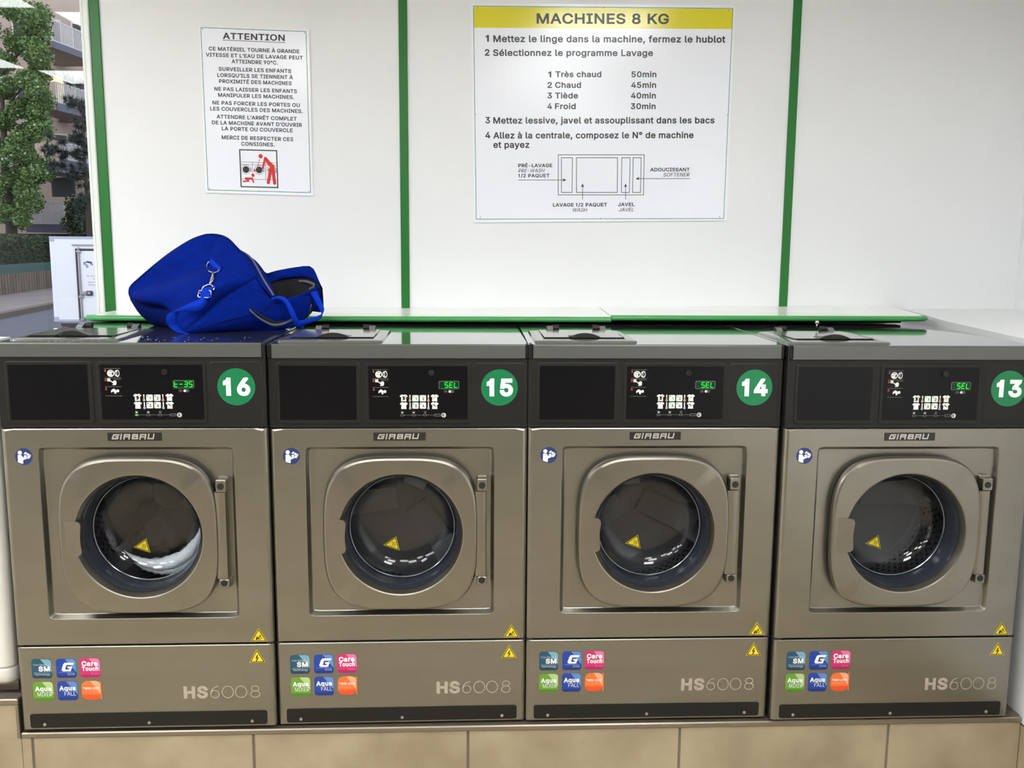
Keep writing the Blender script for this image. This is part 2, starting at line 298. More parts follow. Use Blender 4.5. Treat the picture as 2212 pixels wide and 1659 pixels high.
'c':(395,"207,-8 174,-5 144,3 117,16 93,35 72,58 56,85 44,116 37,150 34,187 37,225 44,260 56,291 72,318 93,341 117,360 144,374 174,382 207,384 226,384 243,381 260,377 284,368 305,356 324,341 340,322 349,308 356,293 362,277 303,262 290,289 270,311 242,325 207,330 184,328 163,321 145,310 130,296 118,278 108,258 102,236 98,212 96,187 98,163 102,139 108,117 118,97 130,80 145,66 163,55 184,49 207,46 243,52 271,66 292,89 304,117 363,102 357,86 350,70 341,56 325,37 306,21 292,12 277,5 261,-1 244,-5 226,-7"),
'd':(424,"195,-8 165,-6 137,3 111,16 89,34 70,57 55,84 43,116 36,151 34,189 36,227 43,261 55,293 70,320 89,342 112,361 137,374 165,382 196,384 218,383 237,379 253,373 272,360 287,346 306,319 311,319 311,509 372,509 372,0 313,0 313,59 307,59 287,31 272,17 252,4 236,-3 217,-7;205,47 226,49 246,55 263,65 278,78 290,95 299,115 306,138 310,162 312,189 310,216 306,241 300,263 290,282 278,299 263,312 246,322 227,328 205,330 182,328 162,322 145,311 130,298 118,281 108,261 102,239 98,215 96,189 98,163 102,139 109,117 118,97 130,80 145,66 162,55 182,49"),
'e':(404,"212,-8 177,-5 145,3 117,16 92,35 72,58 56,85 44,116 37,150 34,187 36,224 44,258 55,290 71,317 91,340 115,359 142,373 172,382 205,384 226,383 246,380 266,374 285,366 303,355 319,341 334,324 347,305 357,282 365,256 370,227 371,194 371,169 75,169 75,221 338,221 310,202 308,226 304,248 298,269 288,286 277,301 263,314 246,323 227,328 205,330 183,328 164,323 146,313 131,301 119,286 109,270 102,251 97,231 96,211 96,178 98,151 102,127 110,106 121,88 135,73 151,61 169,53 190,48 212,46 234,48 254,53 271,61 285,73 297,88 306,105 365,91 358,72 348,55 335,39 320,26 302,14 283,4 261,-3 237,-7"),
'f':(253,"228,379 228,327 6,327 6,379;81,0 81,432 82,452 87,470 96,486 107,499 120,510 135,519 152,525 169,529 187,530 222,527 243,521 227,468 215,472 195,474 171,470 154,460 145,443 142,419 142,0"),
'g':(425,"207,-151 180,-149 156,-146 134,-140 114,-132 97,-122 82,-110 70,-97 59,-84 51,-69 101,-41 122,-66 136,-78 154,-88 169,-93 187,-96 207,-97 236,-95 261,-87 282,-75 298,-58 308,-34 311,-6 311,68 306,68 287,41 272,28 252,16 236,10 217,6 195,5 165,7 138,14 113,27 90,43 71,65 55,90 43,120 36,154 34,191 36,229 43,263 55,293 71,320 90,342 112,361 138,374 166,382 196,384 218,383 237,379 253,373 273,360 288,346 308,319 313,319 313,379 372,379 372,-9 370,-40 363,-67 350,-90 334,-109 314,-124 291,-136 265,-144 237,-149;205,59 227,61 246,66 264,75 278,87 290,103 300,121 307,142 311,166 312,193 311,219 307,242 300,264 291,283 279,299 264,312 247,322 227,328 205,330 182,328 163,322 145,312 130,298 118,282 109,262 102,241 98,218 96,193 98,167 102,144 109,123 118,104 131,88 145,76 163,66 183,61"),
'h':(410,"114,227 114,0 53,0 53,509 114,509 114,287 102,287 116,319 132,344 152,362 175,374 200,382 227,384 252,383 275,377 295,369 313,356 328,340 341,321 350,298 355,271 357,240 357,0 296,0 296,235 293,263 286,286 273,304 256,318 235,326 210,329 192,328 176,324 161,317 141,303 126,283 119,266 115,248"),
'i':(166,"53,0 53,379 114,379 114,0;84,443 67,446 54,455 44,468 41,483 44,499 54,512 67,521 84,524 100,521 114,512 123,499 126,483 123,468 114,455 100,446"),
'j':(166,"53,379 114,379 114,-30 112,-52 108,-72 102,-90 92,-106 80,-119 65,-129 47,-137 27,-141 4,-143 -10,-143 -10,-87 2,-87 25,-83 40,-72 50,-54 53,-29;83,443 67,446 53,455 44,468 41,483 44,499 53,512 67,521 83,524 100,521 114,512 123,499 126,483 123,468 114,455 100,446"),
'l':(189,"139,-2 112,0 91,8 74,20 62,37 55,59 53,84 53,509 114,509 114,99 115,77 120,62 130,54 146,52 160,53 170,54 181,3 162,-1"),
'm':(609,"53,0 53,379 112,379 112,295 108,295 114,314 122,331 132,346 151,363 172,376 195,384 219,386 245,383 268,375 287,361 303,342 314,320 321,295 312,295 318,312 326,329 337,343 350,356 364,366 381,375 398,381 417,385 437,386 458,385 478,380 497,372 514,361 529,346 541,328 550,307 555,283 557,255 557,0 496,0 496,254 493,279 485,298 473,313 456,323 438,329 419,330 395,328 374,320 358,307 345,290 338,270 335,247 335,0 274,0 274,260 272,280 265,297 253,311 238,322 220,328 199,330 178,328 158,320 140,307 126,289 119,274 115,257 114,238 114,0"),
'n':(409,"114,227 114,0 53,0 53,379 112,379 112,287 102,287 116,319 132,344 152,362 175,374 200,382 227,384 252,383 275,377 295,369 313,356 328,340 341,321 350,298 355,271 357,240 357,0 296,0 296,235 293,263 286,286 273,304 256,318 235,326 210,329 192,328 176,324 161,317 141,303 126,283 119,266 115,248"),
'o':(415,"207,-8 174,-5 144,3 117,16 93,35 72,58 56,85 44,116 37,150 34,187 37,225 44,260 56,291 72,318 93,341 117,360 144,374 174,382 207,384 241,382 271,374 299,360 323,341 343,318 359,291 371,260 379,225 381,187 379,150 371,116 359,85 343,58 323,35 299,16 271,3 241,-5;207,46 231,49 252,55 270,66 285,80 298,97 307,117 314,139 318,163 319,187 318,212 314,236 307,258 298,278 285,296 270,310 252,321 231,328 207,330 184,328 163,321 145,310 130,296 118,278 108,258 102,236 98,212 96,187 98,163 102,139 108,117 118,97 130,80 145,66 163,55 184,49"),
'p':(424,"53,-143 53,379 112,379 112,319 118,319 137,346 152,360 171,373 188,379 207,383 229,384 259,382 287,374 313,361 335,342 354,320 370,293 381,261 388,227 390,189 388,151 381,116 370,84 355,57 336,34 313,16 288,3 260,-6 229,-8 208,-7 189,-3 173,4 153,17 138,31 118,59 114,59 114,-143;220,47 242,49 262,55 279,66 294,80 306,97 316,117 323,139 327,163 328,189 327,215 323,239 316,261 307,281 295,298 280,311 262,322 243,328 220,330 198,328 178,322 161,312 147,299 134,282 125,263 118,241 114,216 113,189 114,162 118,138 125,115 135,95 147,78 162,65 179,55 198,49"),
'q':(424,"372,-143 311,-143 311,59 306,59 287,31 272,17 252,4 236,-3 217,-7 195,-8 165,-6 137,3 111,16 89,34 70,57 55,84 43,116 36,151 34,189 36,227 43,261 55,293 70,320 89,342 112,361 137,374 165,382 196,384 218,383 237,379 253,373 272,360 287,346 307,319 313,319 313,379 372,379;205,47 226,49 246,55 263,65 278,78 290,95 299,115 306,138 310,162 312,189 310,216 306,241 300,263 290,282 278,299 263,312 246,322 227,328 205,330 182,328 162,322 145,311 130,298 118,281 108,261 102,239 98,215 96,189 98,163 102,139 109,117 118,97 130,80 145,66 162,55 182,49"),
'r':(259,"53,0 53,379 112,379 112,321 115,321 124,339 137,354 152,367 171,377 191,383 213,385 229,384 243,384 243,322 230,324 207,326 182,323 159,315 140,301 126,284 117,262 114,237 114,0"),
's':(365,"182,-8 157,-7 133,-3 112,3 93,12 76,24 62,38 50,54 41,73 36,94 94,107 101,87 111,72 124,60 141,52 160,47 181,45 206,47 227,53 244,62 262,81 268,103 265,121 254,136 237,147 212,155 149,170 118,180 92,192 72,208 58,227 50,249 47,274 49,295 55,314 65,332 79,347 95,360 115,370 137,378 161,383 187,384 212,383 234,379 254,372 271,363 286,352 299,339 309,324 318,308 324,290 268,277 258,298 243,316 228,325 210,331 187,333 166,331 147,326 131,317 114,299 109,277 112,258 124,243 136,235 152,229 172,223 229,209 261,200 287,187 306,171 320,153 328,131 331,107 329,85 323,65 312,47 298,31 281,18 260,6 236,-2 210,-7"),
't':(227,"204,379 204,327 6,327 6,379;65,471 126,471 126,98 128,76 136,61 150,53 170,50 185,51 202,54 213,2 192,-3 168,-4 138,-1 113,7 92,21 77,41 68,64 65,93"),
'u':(410,"182,-5 158,-3 135,2 115,11 97,23 82,39 69,59 60,82 54,109 53,139 53,379 114,379 114,144 116,117 124,94 137,75 154,61 175,53 200,50 218,51 234,55 249,62 268,77 283,97 290,113 295,132 296,153 296,379 357,379 357,0 298,0 298,92 307,92 294,60 277,35 257,17 234,5 209,-3"),
'v':(389,"163,0 17,379 84,379 165,155 187,87 206,21 184,21 203,87 224,155 305,379 371,379 226,0"),
'w':(567,"138,0 23,379 87,379 133,214 154,137 175,41 165,41 186,135 206,214 252,379 316,379 362,214 382,136 402,41 391,41 413,135 434,214 480,379 545,379 429,0 368,0 319,172 305,225 291,280 277,338 291,338 277,280 263,225 248,172 199,0"),
'x':(378,"21,0 171,218 171,171 29,379 100,379 147,306 179,253 207,206 175,206 202,253 233,306 282,379 352,379 209,169 209,214 358,0 287,0 231,85 200,136 173,182 205,182 178,136 148,85 91,0"),
'y':(389,"47,-139 61,-86 71,-87 88,-90 104,-89 118,-84 130,-74 141,-58 151,-36 163,-1 17,379 84,379 165,155 187,87 206,21 184,21 202,87 224,155 305,379 371,379 204,-58 196,-77 187,-93 177,-107 159,-124 139,-136 117,-143 91,-145 65,-143"),
'z':(380,"42,0 42,46 254,320 254,323 48,323 48,379 333,379 333,331 126,60 126,56 339,56 339,0"),
'°':(316,"158,283 138,285 119,290 101,298 84,310 70,324 59,340 50,358 45,377 43,397 45,418 50,437 59,455 70,472 84,486 101,497 119,506 138,511 158,513 179,511 198,506 216,497 232,486 246,472 257,455 266,437 271,418 273,397 271,377 266,358 257,340 246,324 232,310 216,298 198,290 179,285;158,334 175,336 190,343 203,353 213,366 220,381 222,397 220,414 213,430 203,443 190,453 175,459 158,462 141,459 126,453 113,443 103,430 97,414 95,397 97,381 103,366 113,353 126,343 141,336"),
'À':(479,"16,0 201,509 276,509 463,0 395,0 287,302 264,372 232,478 245,478 213,371 191,302 85,0;110,142 110,199 370,199 370,142;216,558 150,659 218,659 266,558"),
'É':(418,"60,0 60,509 372,509 372,452 125,452 125,286 355,286 355,229 125,229 125,57 375,57 375,0;191,558 239,659 307,659 241,558"),
'Ê':(418,"60,0 60,509 372,509 372,452 125,452 125,286 355,286 355,229 125,229 125,57 375,57 375,0;169,565 109,565 109,567 189,659 247,659 327,567 327,565 266,565 218,624"),
'à':(389,"160,-9 137,-7 115,-3 94,5 76,15 60,29 48,45 38,63 32,84 30,108 32,128 36,146 43,161 58,179 78,193 92,200 108,206 125,211 178,220 234,227 252,230 265,235 273,243 276,255 276,257 273,279 267,297 256,311 240,322 220,329 196,331 171,329 149,322 132,313 118,301 107,288 100,274 41,291 51,313 64,331 79,346 95,358 114,368 133,375 153,380 173,383 194,384 239,379 255,375 271,369 286,360 300,350 312,336 322,320 330,301 335,278 337,251 337,0 277,0 277,52 272,52 252,25 236,12 215,1 199,-4 181,-7;170,45 192,47 211,51 228,59 248,74 263,93 272,115 276,138 276,190 259,182 231,176 200,171 175,168 134,159 117,150 103,139 95,124 92,105 94,87 102,72 114,61 130,52 149,47;165,429 99,529 168,529 215,429"),
'è':(404,"212,-8 177,-5 145,3 117,16 92,35 72,58 56,85 44,116 37,150 34,187 36,224 44,258 55,290 71,317 91,340 115,359 142,373 172,382 205,384 226,383 246,380 266,374 285,366 303,355 319,341 334,324 347,305 357,282 365,256 370,227 371,194 371,169 75,169 75,221 338,221 310,202 308,226 304,248 298,269 288,286 277,301 263,314 246,323 227,328 205,330 183,328 164,323 146,313 131,301 119,286 109,270 102,251 97,231 96,211 96,178 98,151 102,127 110,106 121,88 135,73 151,61 169,53 190,48 212,46 234,48 254,53 271,61 285,73 297,88 306,105 365,91 358,72 348,55 335,39 320,26 302,14 283,4 261,-3 237,-7;180,429 114,529 182,529 230,429"),
'é':(404,"212,-8 177,-5 145,3 117,16 92,35 72,58 56,85 44,116 37,150 34,187 36,224 44,258 55,290 71,317 91,340 115,359 142,373 172,382 205,384 226,383 246,380 266,374 285,366 303,355 319,341 334,324 347,305 357,282 365,256 370,227 371,194 371,169 75,169 75,221 338,221 310,202 308,226 304,248 298,269 288,286 277,301 263,314 246,323 227,328 205,330 183,328 164,323 146,313 131,301 119,286 109,270 102,251 97,231 96,211 96,178 98,151 102,127 110,106 121,88 135,73 151,61 169,53 190,48 212,46 234,48 254,53 271,61 285,73 297,88 306,105 365,91 358,72 348,55 335,39 320,26 302,14 283,4 261,-3 237,-7;177,429 225,529 293,529 227,429"),
'’':(177,"52,318 82,509 151,509 98,318"),
' ':(187,'')}

GLY['1'] = (330, '186,0 118,0 118,392 76,366 30,349 30,414 72,431 108,462 128,509 186,509')
DW = {'b': 21, 'x': 40, 'n': 0, 'i': 3, 'bi': 12}
_G = {}
from mathutils.geometry import tessellate_polygon
def area2(q): return sum(a[0]*b[1]-b[0]*a[1] for a, b in zip(q, q[1:]+q[:1]))
def inside(p, q):
    c = False
    for a, b in zip(q, q[1:]+q[:1]):
        if (a[1] > p[1]) != (b[1] > p[1]) and p[0] < (b[0]-a[0])*(p[1]-a[1])/(b[1]-a[1])+a[0]: c = not c
    return c
def glyph(ch, d):
    k = (ch, d)
    if k in _G: return _G[k]
    adv, s = GLY[ch]
    cs = [[tuple(map(float, p.split(','))) for p in q.split(' ')] for q in s.split(';')] if s else []
    vs = []; fs = []
    if cs:
        big = max(cs, key=lambda q: abs(area2(q))); sg = area2(big) > 0
        outs = [q for q in cs if (area2(q) > 0) == sg]; holes = [q for q in cs if (area2(q) > 0) != sg]
        for o in outs:
            grp = [o]+[h for h in holes if inside(h[0], o)]
            flat = [p for q in grp for p in q]; b0 = len(vs)
            vs += [(p[0], p[1], 0.0) for p in flat]
            for t in tessellate_polygon([[Vector((p[0], p[1], 0)) for p in q] for q in grp]): fs.append([b0+i for i in t])
        if d:
            for q in cs:
                n = len(q)
                for i in range(n):
                    a = Vector(q[i]); b = Vector(q[(i+1) % n]); t = b-a
                    if t.length < 1e-6: continue
                    t.normalize(); nn = Vector((-t.y, t.x))*d
                    tp = (a-Vector(q[i-1])).normalized(); tn = (Vector(q[(i+2) % n])-b).normalized()
                    mt = lambda c: d*min(1.1, math.sqrt(max(0.0, (1-c)/max(1e-3, 1+c))))
                    ea = mt(tp.dot(t)) if tp.dot(t) < .8 else 0.0; eb = mt(tn.dot(t)) if tn.dot(t) < .8 else 0.0
                    b0 = len(vs)
                    vs += [(p.x, p.y, 5e-6*(1+i % 5)) for p in (a-t*ea+nn, b+t*eb+nn, b+t*eb-nn, a-t*ea-nn)]; fs.append([b0, b0+1, b0+2, b0+3])
                    if ea == 0.0:
                        b0 = len(vs); vs += [(a.x+d*math.cos(PI*j/6), a.y+d*math.sin(PI*j/6), 2.8e-5+2e-6*(i % 7)) for j in range(12)]; fs.append(list(range(b0, b0+12)))
    _G[k] = (vs, fs, adv+d*1.3)
    return _G[k]
def glyphs(t, style):
    d = DW[style]; x = 0.0; vs = []; fs = []; sh = .22 if style in ('i', 'bi') else 0
    for ch in t:
        v, f, adv = glyph(ch, d); b0 = len(vs)
        vs += [(x+p[0]+p[1]*sh, p[1]+d, p[2]) for p in v]; fs += [[b0+i for i in q] for q in f]; x += adv
    xs = [p[0] for p in vs]
    return vs, fs, min(xs), max(xs), 509.0+2*d

def thing(name, label, cat, loc=(0, 0, 0), rz=0.0, group=None):
    o = bpy.data.objects.new(name, None); C.objects.link(o)
    o.empty_display_size = .05; o.location = loc; o.rotation_euler = (0, 0, rz)
    o['label'] = label; o['category'] = cat
    if group: o['group'] = group
    return o
def tag(o, label, cat, group=None, kind=None):
    o['label'] = label; o['category'] = cat
    if group: o['group'] = group
    if kind: o['kind'] = kind
    return o
def struct(o):
    o['kind'] = 'structure'
    return o
def rrect(x0, x1, z0, z1, r, n=5):
    pts = []
    for cx, cz, a0 in ((x1-r, z1-r, 0), (x0+r, z1-r, 90), (x0+r, z0+r, 180), (x1-r, z0+r, 270)):
        for i in range(n+1):
            a = math.radians(a0+90*i/n); pts.append((cx+r*math.cos(a), cz+r*math.sin(a)))
    return pts
# polar outlines: radius of a shape along a direction from its centre
def pol(fn, cx, cz, y, ang):
    return [(cx+fn(a)*math.cos(a), y, cz+fn(a)*math.sin(a)) for a in ang]
def f_circ(r): return lambda a: r
def f_sup(a_, b_, n): return lambda t: (abs(math.cos(t)/a_)**n+abs(math.sin(t)/b_)**n)**(-1.0/n)
def f_rr(hx, hz, r, ox=0.0, oz=0.0):
    def sdf(x, z):
        qx = abs(x-ox)-(hx-r); qz = abs(z-oz)-(hz-r)
        return math.hypot(max(qx, 0), max(qz, 0))+min(max(qx, qz), 0)-r
    def fn(a):
        lo, hi = 0.0, 2.0
        for _ in range(40):
            m = (lo+hi)/2
            if sdf(m*math.cos(a), m*math.sin(a)) > 0: hi = m
            else: lo = m
        return lo
    return fn
# ------------------------------------------------------------------ palette
mat('wall_white', S(236, 237, 238), .45, spec=.4, noise=(S(232, 233, 234), 1.2, 3, (1, 1, 1)))
mat('rear_wall', S(84, 82, 80), .8)
mat('ceiling_white', S(215, 212, 205), .8)
mat('green_trim', S(22, 110, 38), .4)
mat('green_edge', S(66, 160, 84), .35, noise=(S(58, 148, 76), 9, 3, (.2, 1, 1)))
mat('laminate', S(238, 240, 236), .22)
mat('frame_white', S(232, 236, 232), .3)
mat('casing_white', S(226, 224, 216), .35)
mat('tile', S(178, 164, 137), .4, noise=(S(154, 139, 114), 5, 6, (1, 1, 1)), bump=(60, .08, .002))
mat('grout', S(140, 128, 122), .8)
mat('metal_trim', S(150, 140, 126), .35, metal=.8)
mat('steel', S(*STEEL1), STEEL_R, metal=STEEL_M, noise=(S(*STEEL2), 3, 3, (1, 1, 3)))
mat('door_steel', S(*DOOR1), STEEL_R, metal=STEEL_M, noise=(S(*DOOR2), 5, 2, (1, 1, 1)))
mat('lid_band', S(102, 104, 101), .42, metal=.6)
mat('lid_top', S(142, 145, 145), .06, metal=.92)
mat('hopper', S(122, 122, 118), .14, metal=.55)
mat('plastic', S(26, 25, 23), .45, spec=.35)
mat('plastic_grip', S(52, 52, 50), .4)
mat('seam', S(14, 13, 12), .7)
mat('screen', S(10, 10, 13), .3, spec=.25, bump=(900, .05, .0004))
mat('icon', S(225, 226, 222), .6)
mat('icon_grey', S(120, 120, 118), .6)
mat('icon_red', S(214, 74, 54), .6)
mat('icon_blue', S(80, 110, 200), .6)
mat('icon_black', S(20, 20, 22), .6)
mat('lcd', S(6, 44, 18), .3)
emitmat('led', (0.02, 1.0, 0.05, 1), 1.15)
emitmat('led_off', (0.0, 0.09, 0.02, 1), .5)
mat('num_green', S(14, 118, 72), .35)
mat('num_white', S(236, 238, 238), .35)
mat('badge', S(36, 35, 31), .35)
mat('badge_letter', S(196, 194, 186), .3, metal=.3)
mat('info_blue', S(38, 54, 108), .35)
mat('warn_yellow', S(240, 216, 36), .35)
mat('warn_black', S(28, 26, 20), .5)
mat('plug', S(30, 30, 30), .5)
mat('screw', S(176, 172, 164), .3, metal=.8)
mat('kick', S(30, 29, 27), .5, spec=.3)
mat('model_letter', S(176, 166, 150), .55)
mat('gasket', S(178, 182, 188), .5)
mat('drum', S(160, 160, 164), .26, metal=.85, bump=(38, .35, .004))
mat('drum_back', S(112, 112, 114), .5, metal=.2)
mat('drum_reflection', S(205, 205, 208), .45, metal=.0)  # pale ridge colour, stands in for a reflection in the door glass
mat('hole', S(12, 12, 12), .8)
mat('inside', S(24, 23, 22), .8)
glassmat('door_glass', (.95, .965, .98, 1), 1.45)
mat('door_cone', S(44, 48, 57), .16, spec=.8)
mat('bowl_rim', S(140, 146, 152), .16, metal=.7)
mat('st_navy', S(30, 82, 108), .3); mat('st_navy2', S(120, 170, 190), .3); mat('st_navy0', S(22, 62, 84), .3)
mat('st_blue', S(22, 66, 160), .3); mat('st_blue2', S(96, 140, 205), .3); mat('st_blue0', S(16, 50, 128), .3)
mat('st_pink', S(206, 40, 112), .3); mat('st_pink2', S(236, 120, 170), .3); mat('st_pink0', S(176, 26, 92), .3)
mat('st_green', S(104, 158, 46), .3); mat('st_green2', S(176, 208, 140), .3); mat('st_green0', S(78, 130, 36), .3)
mat('st_orange', S(244, 116, 52), .3); mat('st_orange2', S(250, 172, 130), .3); mat('st_orange0', S(234, 84, 40), .3)
mat('st_white', S(240, 240, 240), .35)
mat('st_pale', S(190, 205, 215), .35)
mat('sign_white', S(244, 247, 255), .18, spec=.5)
mat('sign_yellow', S(226, 216, 46), .16)
mat('sign_green', S(40, 130, 76), .3)
mat('sign_black', S(44, 40, 40), .3)
mat('sign_red', S(214, 44, 40), .3)
mat('bag_blue', S(4, 32, 128), .9, spec=.05, noise=(S(4, 27, 112), 40, 4, (1, 1, 1)), bump=(14, .3, .012))
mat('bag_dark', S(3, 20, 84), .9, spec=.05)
mat('bag_piping', S(5, 24, 92), .8, spec=.1)
mat('bag_web', S(10, 52, 184), .85, spec=.1, bump=(700, .3, .001))
mat('bag_lining', S(10, 10, 16), .9)
mat('bag_zip', S(92, 96, 106), .7)
mat('chrome', S(215, 212, 205), .18, metal=1.0)
mat('powder', S(236, 238, 236), .7)
mat('cloth_dark', S(24, 24, 28), .8, bump=(30, .5, .01))
mat('suds', S(225, 228, 230), .35, bump=(120, .8, .004))
emitmat('panel_light', (.975, .992, 1.0, 1), PANEL_S)
mat('panel_frame', S(220, 220, 216), .5)
glassmat('window_glass', (.95, .97, .97, 1), 1.33)
# street
mat('asphalt', S(84, 84, 98), .9, noise=(S(78, 78, 92), 2, 5, (1, 1, 1)))
mat('pavement', S(128, 118, 118), .9, noise=(S(116, 106, 108), 1.2, 5, (1, 1, 1)))
mat('kerb', S(96, 84, 80), .9)
mat('concrete', S(118, 106, 96), .9, noise=(S(92, 82, 74), 3, 5, (1, 1, .3)))
mat('teal_panel', S(50, 84, 84), .7)
mat('leaf', S(74, 104, 44), .6, noise=(S(104, 132, 66), 1.1, 4, (1, 1, 1)))
mat('leaf_glint', S(150, 170, 140), .5)  # glints and sky showing through the crown, put into leaf colour
mat('pine', S(50, 58, 56), .8, noise=(S(66, 74, 72), 1.5, 3, (1, 1, 1)))
mat('hedge_leaf', S(44, 58, 36), .7, noise=(S(64, 78, 52), 2.0, 4, (1, 1, 1)))
mat('bark', S(74, 62, 52), .9, noise=(S(52, 44, 38), 6, 4, (1, 1, .2)))
mat('house_wall', S(188, 168, 156), .9, noise=(S(176, 156, 146), .6, 3, (1, 1, 1)))
mat('house_pink', S(206, 180, 168), .9)
mat('house_fascia', S(98, 98, 116), .8)
mat('house_soffit', S(128, 114, 108), .9)
mat('railing', S(206, 204, 208), .6)
mat('house_window', S(46, 46, 50), .2)
mat('house_dark', S(52, 50, 52), .8)
emitmat('lit_window', (1.0, .78, .48, 1), .9)
mat('house_frame', S(214, 204, 196), .6)
mat('house_teal', S(58, 74, 78), .8)
mat('van_white', S(246, 244, 250), .35)
mat('van_edge', S(186, 186, 206), .4)
mat('van_seal', S(70, 66, 70), .6)
mat('van_metal', S(170, 164, 170), .3, metal=.8)
mat('van_text', S(60, 56, 110), .6)
mat('van_text_grey', S(130, 126, 140), .6)
mat('van_red', S(150, 60, 64), .5)
mat('van_under', S(60, 58, 62), .7)
mat('tyre', S(34, 33, 34), .85)
mat('floor_tile', S(182, 168, 144), .35, noise=(S(162, 148, 124), 4, 5, (1, 1, 1)))

YW = 0.90          # face of the back wall
ZF = -0.25         # laundry floor
ZC = 2.42          # ceiling
XL, XR, YB = -2.9, 3.2, -5.2

# ------------------------------------------------------------------ room shell
b = MB(); b.box(XL, XR, YB, .98, ZF-.1, ZF, 'floor_tile'); struct(b.build('floor'))
b = MB(); b.box(XL, XR, YB, .98, ZC, ZC+.1, 'ceiling_white'); struct(b.build('ceiling'))
b = MB(); b.box(-.017, XR+.1, YW, YW+.08, ZF-.1, ZC+.1, 'wall_white')
struct(b.build('wall_back'))
b = MB(); b.box(XR-.015, XR+.1, YB, YW, ZF-.1, ZC+.1, 'wall_white'); struct(b.build('wall_right'))
b = MB()
b.rings([[(x, y, z) for y, z in ((YB+.02, -.022), (YB+.02, 1.042), (.05, 1.0425), (.592, 1.058), (YW-.001, 1.076), (YW-.001, -.022))] for x in (2.778, XR-.016)], 'wall_white', True, True)
b.box(2.778, XR-.016, YB+.02, YW-.001, ZF+.001, -.03, 'tile', .001)
b.box(2.786, XR-.02, YB+.03, YW-.005, -.032, -.02, 'grout')
ledge = b.build('boxed_ledge'); tag(ledge, 'white boxed-out ledge with tiled foot, right of washer number 13', 'ledge')
ledge['kind'] = 'structure'
b = MB(); b.box(XL-.1, XL, YB, .98, ZF-.1, ZC+.1, 'wall_white'); struct(b.build('wall_left'))
b = MB(); b.box(XL-.1, XR+.1, YB-.1, YB, ZF-.1, ZC+.1, 'rear_wall'); struct(b.build('wall_front'))
# green cover strips on the panel joints
for i, (xa, xb) in enumerate((( -.002, .0165), (1.0085, .0142), (2.342, .0147))):
    b = MB(); b.box(xa-xb, xa+xb, YW-.006, YW+.001, 1.0, ZC-.001, 'green_trim', .0015)
    struct(b.build('trim_%d' % (i+1)))
# window left of the wall end
b = MB()
b.box(-.046, -.0185, YW-.012, YW+.05, ZF, ZC, 'frame_white', .003)
b.box(-.040, -.036, YW-.014, YW-.01, ZF+.01, ZC-.01, 'frame_white', .0005)
b.box(XL, XL+.05, YW-.012, YW+.05, ZF, ZC, 'frame_white', .003)
b.box(XL+.05, -.046, YW-.012, YW+.05, ZF, ZF+.06, 'frame_white', .003)
b.box(XL+.05, -.046, YW-.012, YW+.05, ZC-.06, ZC, 'frame_white', .003)
win = b.build('window_1'); struct(win)
b = MB(); b.box(XL+.05, -.046, YW+.018, YW+.024, ZF+.06, ZC-.06, 'window_glass'); b.build('pane', win)

# ------------------------------------------------------------------ ceiling panels (some mirror in the window or sign, the rest are unseen, added for light)
PAN = [(-1.415, -.865, -.645, -.095), (-.815, -.265, -1.26, -.71), (-2.235, -1.685, -2.335, -1.785), (-1.64, -1.09, -2.94, -2.39),
       (.55, 1.1, -3.40, -2.85), (1.62, 2.17, -1.15, -.60), (.0, .55, -2.4, -1.85), (1.45, 2.0, -2.5, -1.95), (1.9, 2.45, -4.1, -3.55), (-.9, -.35, -4.1, -3.55)]  # all but the sign-mirrored panel here are added to light the room
LBL = ['square ceiling light panel nearest the street window, over its right part', 'square ceiling light panel just behind the one nearest the window',
       'square ceiling light panel over the far left of the laundry, third row', 'square ceiling light panel beside the one over the far left, fourth row',
       'unseen square ceiling light panel straight behind the viewer, added to even the wall light', 'square ceiling light panel above washer number 14, reflected in the big sign',
       'unseen square ceiling light panel ahead of washer number 16, added to light the room', 'unseen square ceiling light panel ahead of washer number 14, added to light the room', 'unseen square ceiling light panel at the right rear of the laundry, added to even the wall light', 'unseen square ceiling light panel at the left rear of the laundry, added to even the wall light']
for (x0, x1, y0, y1), lb in zip(PAN, LBL):
    t = thing('ceiling_light', lb, 'ceiling light', ((x0+x1)/2, (y0+y1)/2, ZC), 0, 'square light panels in the laundry ceiling')
    h = (x1-x0)/2
    b = MB()
    for q in ((-h-.02, h+.02, -h-.02, -h), (-h-.02, h+.02, h, h+.02), (-h-.02, -h, -h, h), (h, h+.02, -h, h)):
        b.box(q[0], q[1], q[2], q[3], -.014, -.0005, 'panel_frame')
    b.build('frame', t)
    b = MB(); b.box(-h, h, -h, h, -.010, -.0005, 'panel_light'); b.build('diffuser', t)

# ------------------------------------------------------------------ plinth under the machines
pl = thing('plinth', 'beige tiled plinth with grey joints under the row of washers', 'plinth', (0, 0, 0))
b = MB(); b.box(.0335, 2.777, .006, .88, ZF+.001, -.022, 'grout'); b.build('core', pl)
pl2 = thing('plinth', 'taller tiled plinth block under the white casing at the far left', 'plinth', (0, 0, 0))
b = MB(); b.box(-.6, .02, .006, .88, ZF+.001, .076, 'grout'); b.build('core', pl2)
jx = [.0335, .0615, .647, 1.227, 1.8115, 2.399, 2.777]
for a, c in zip(jx[:-1], jx[1:]):
    b = MB(); b.box(a+.0035 if a > .05 else a, c-.0035 if c < 2.7 else c-.001, 0.0, .02, ZF+.004, -.0195, 'tile', .0012)
    b.build('tile', pl)
b = MB()
b.box(.0335, 2.777, -.004, .02, -.0195, -.0035, 'metal_trim', .003)
b.box(.0345, 2.777, .012, .86, -.021, -.0032, 'metal_trim')
b.build('edge_trim', pl)
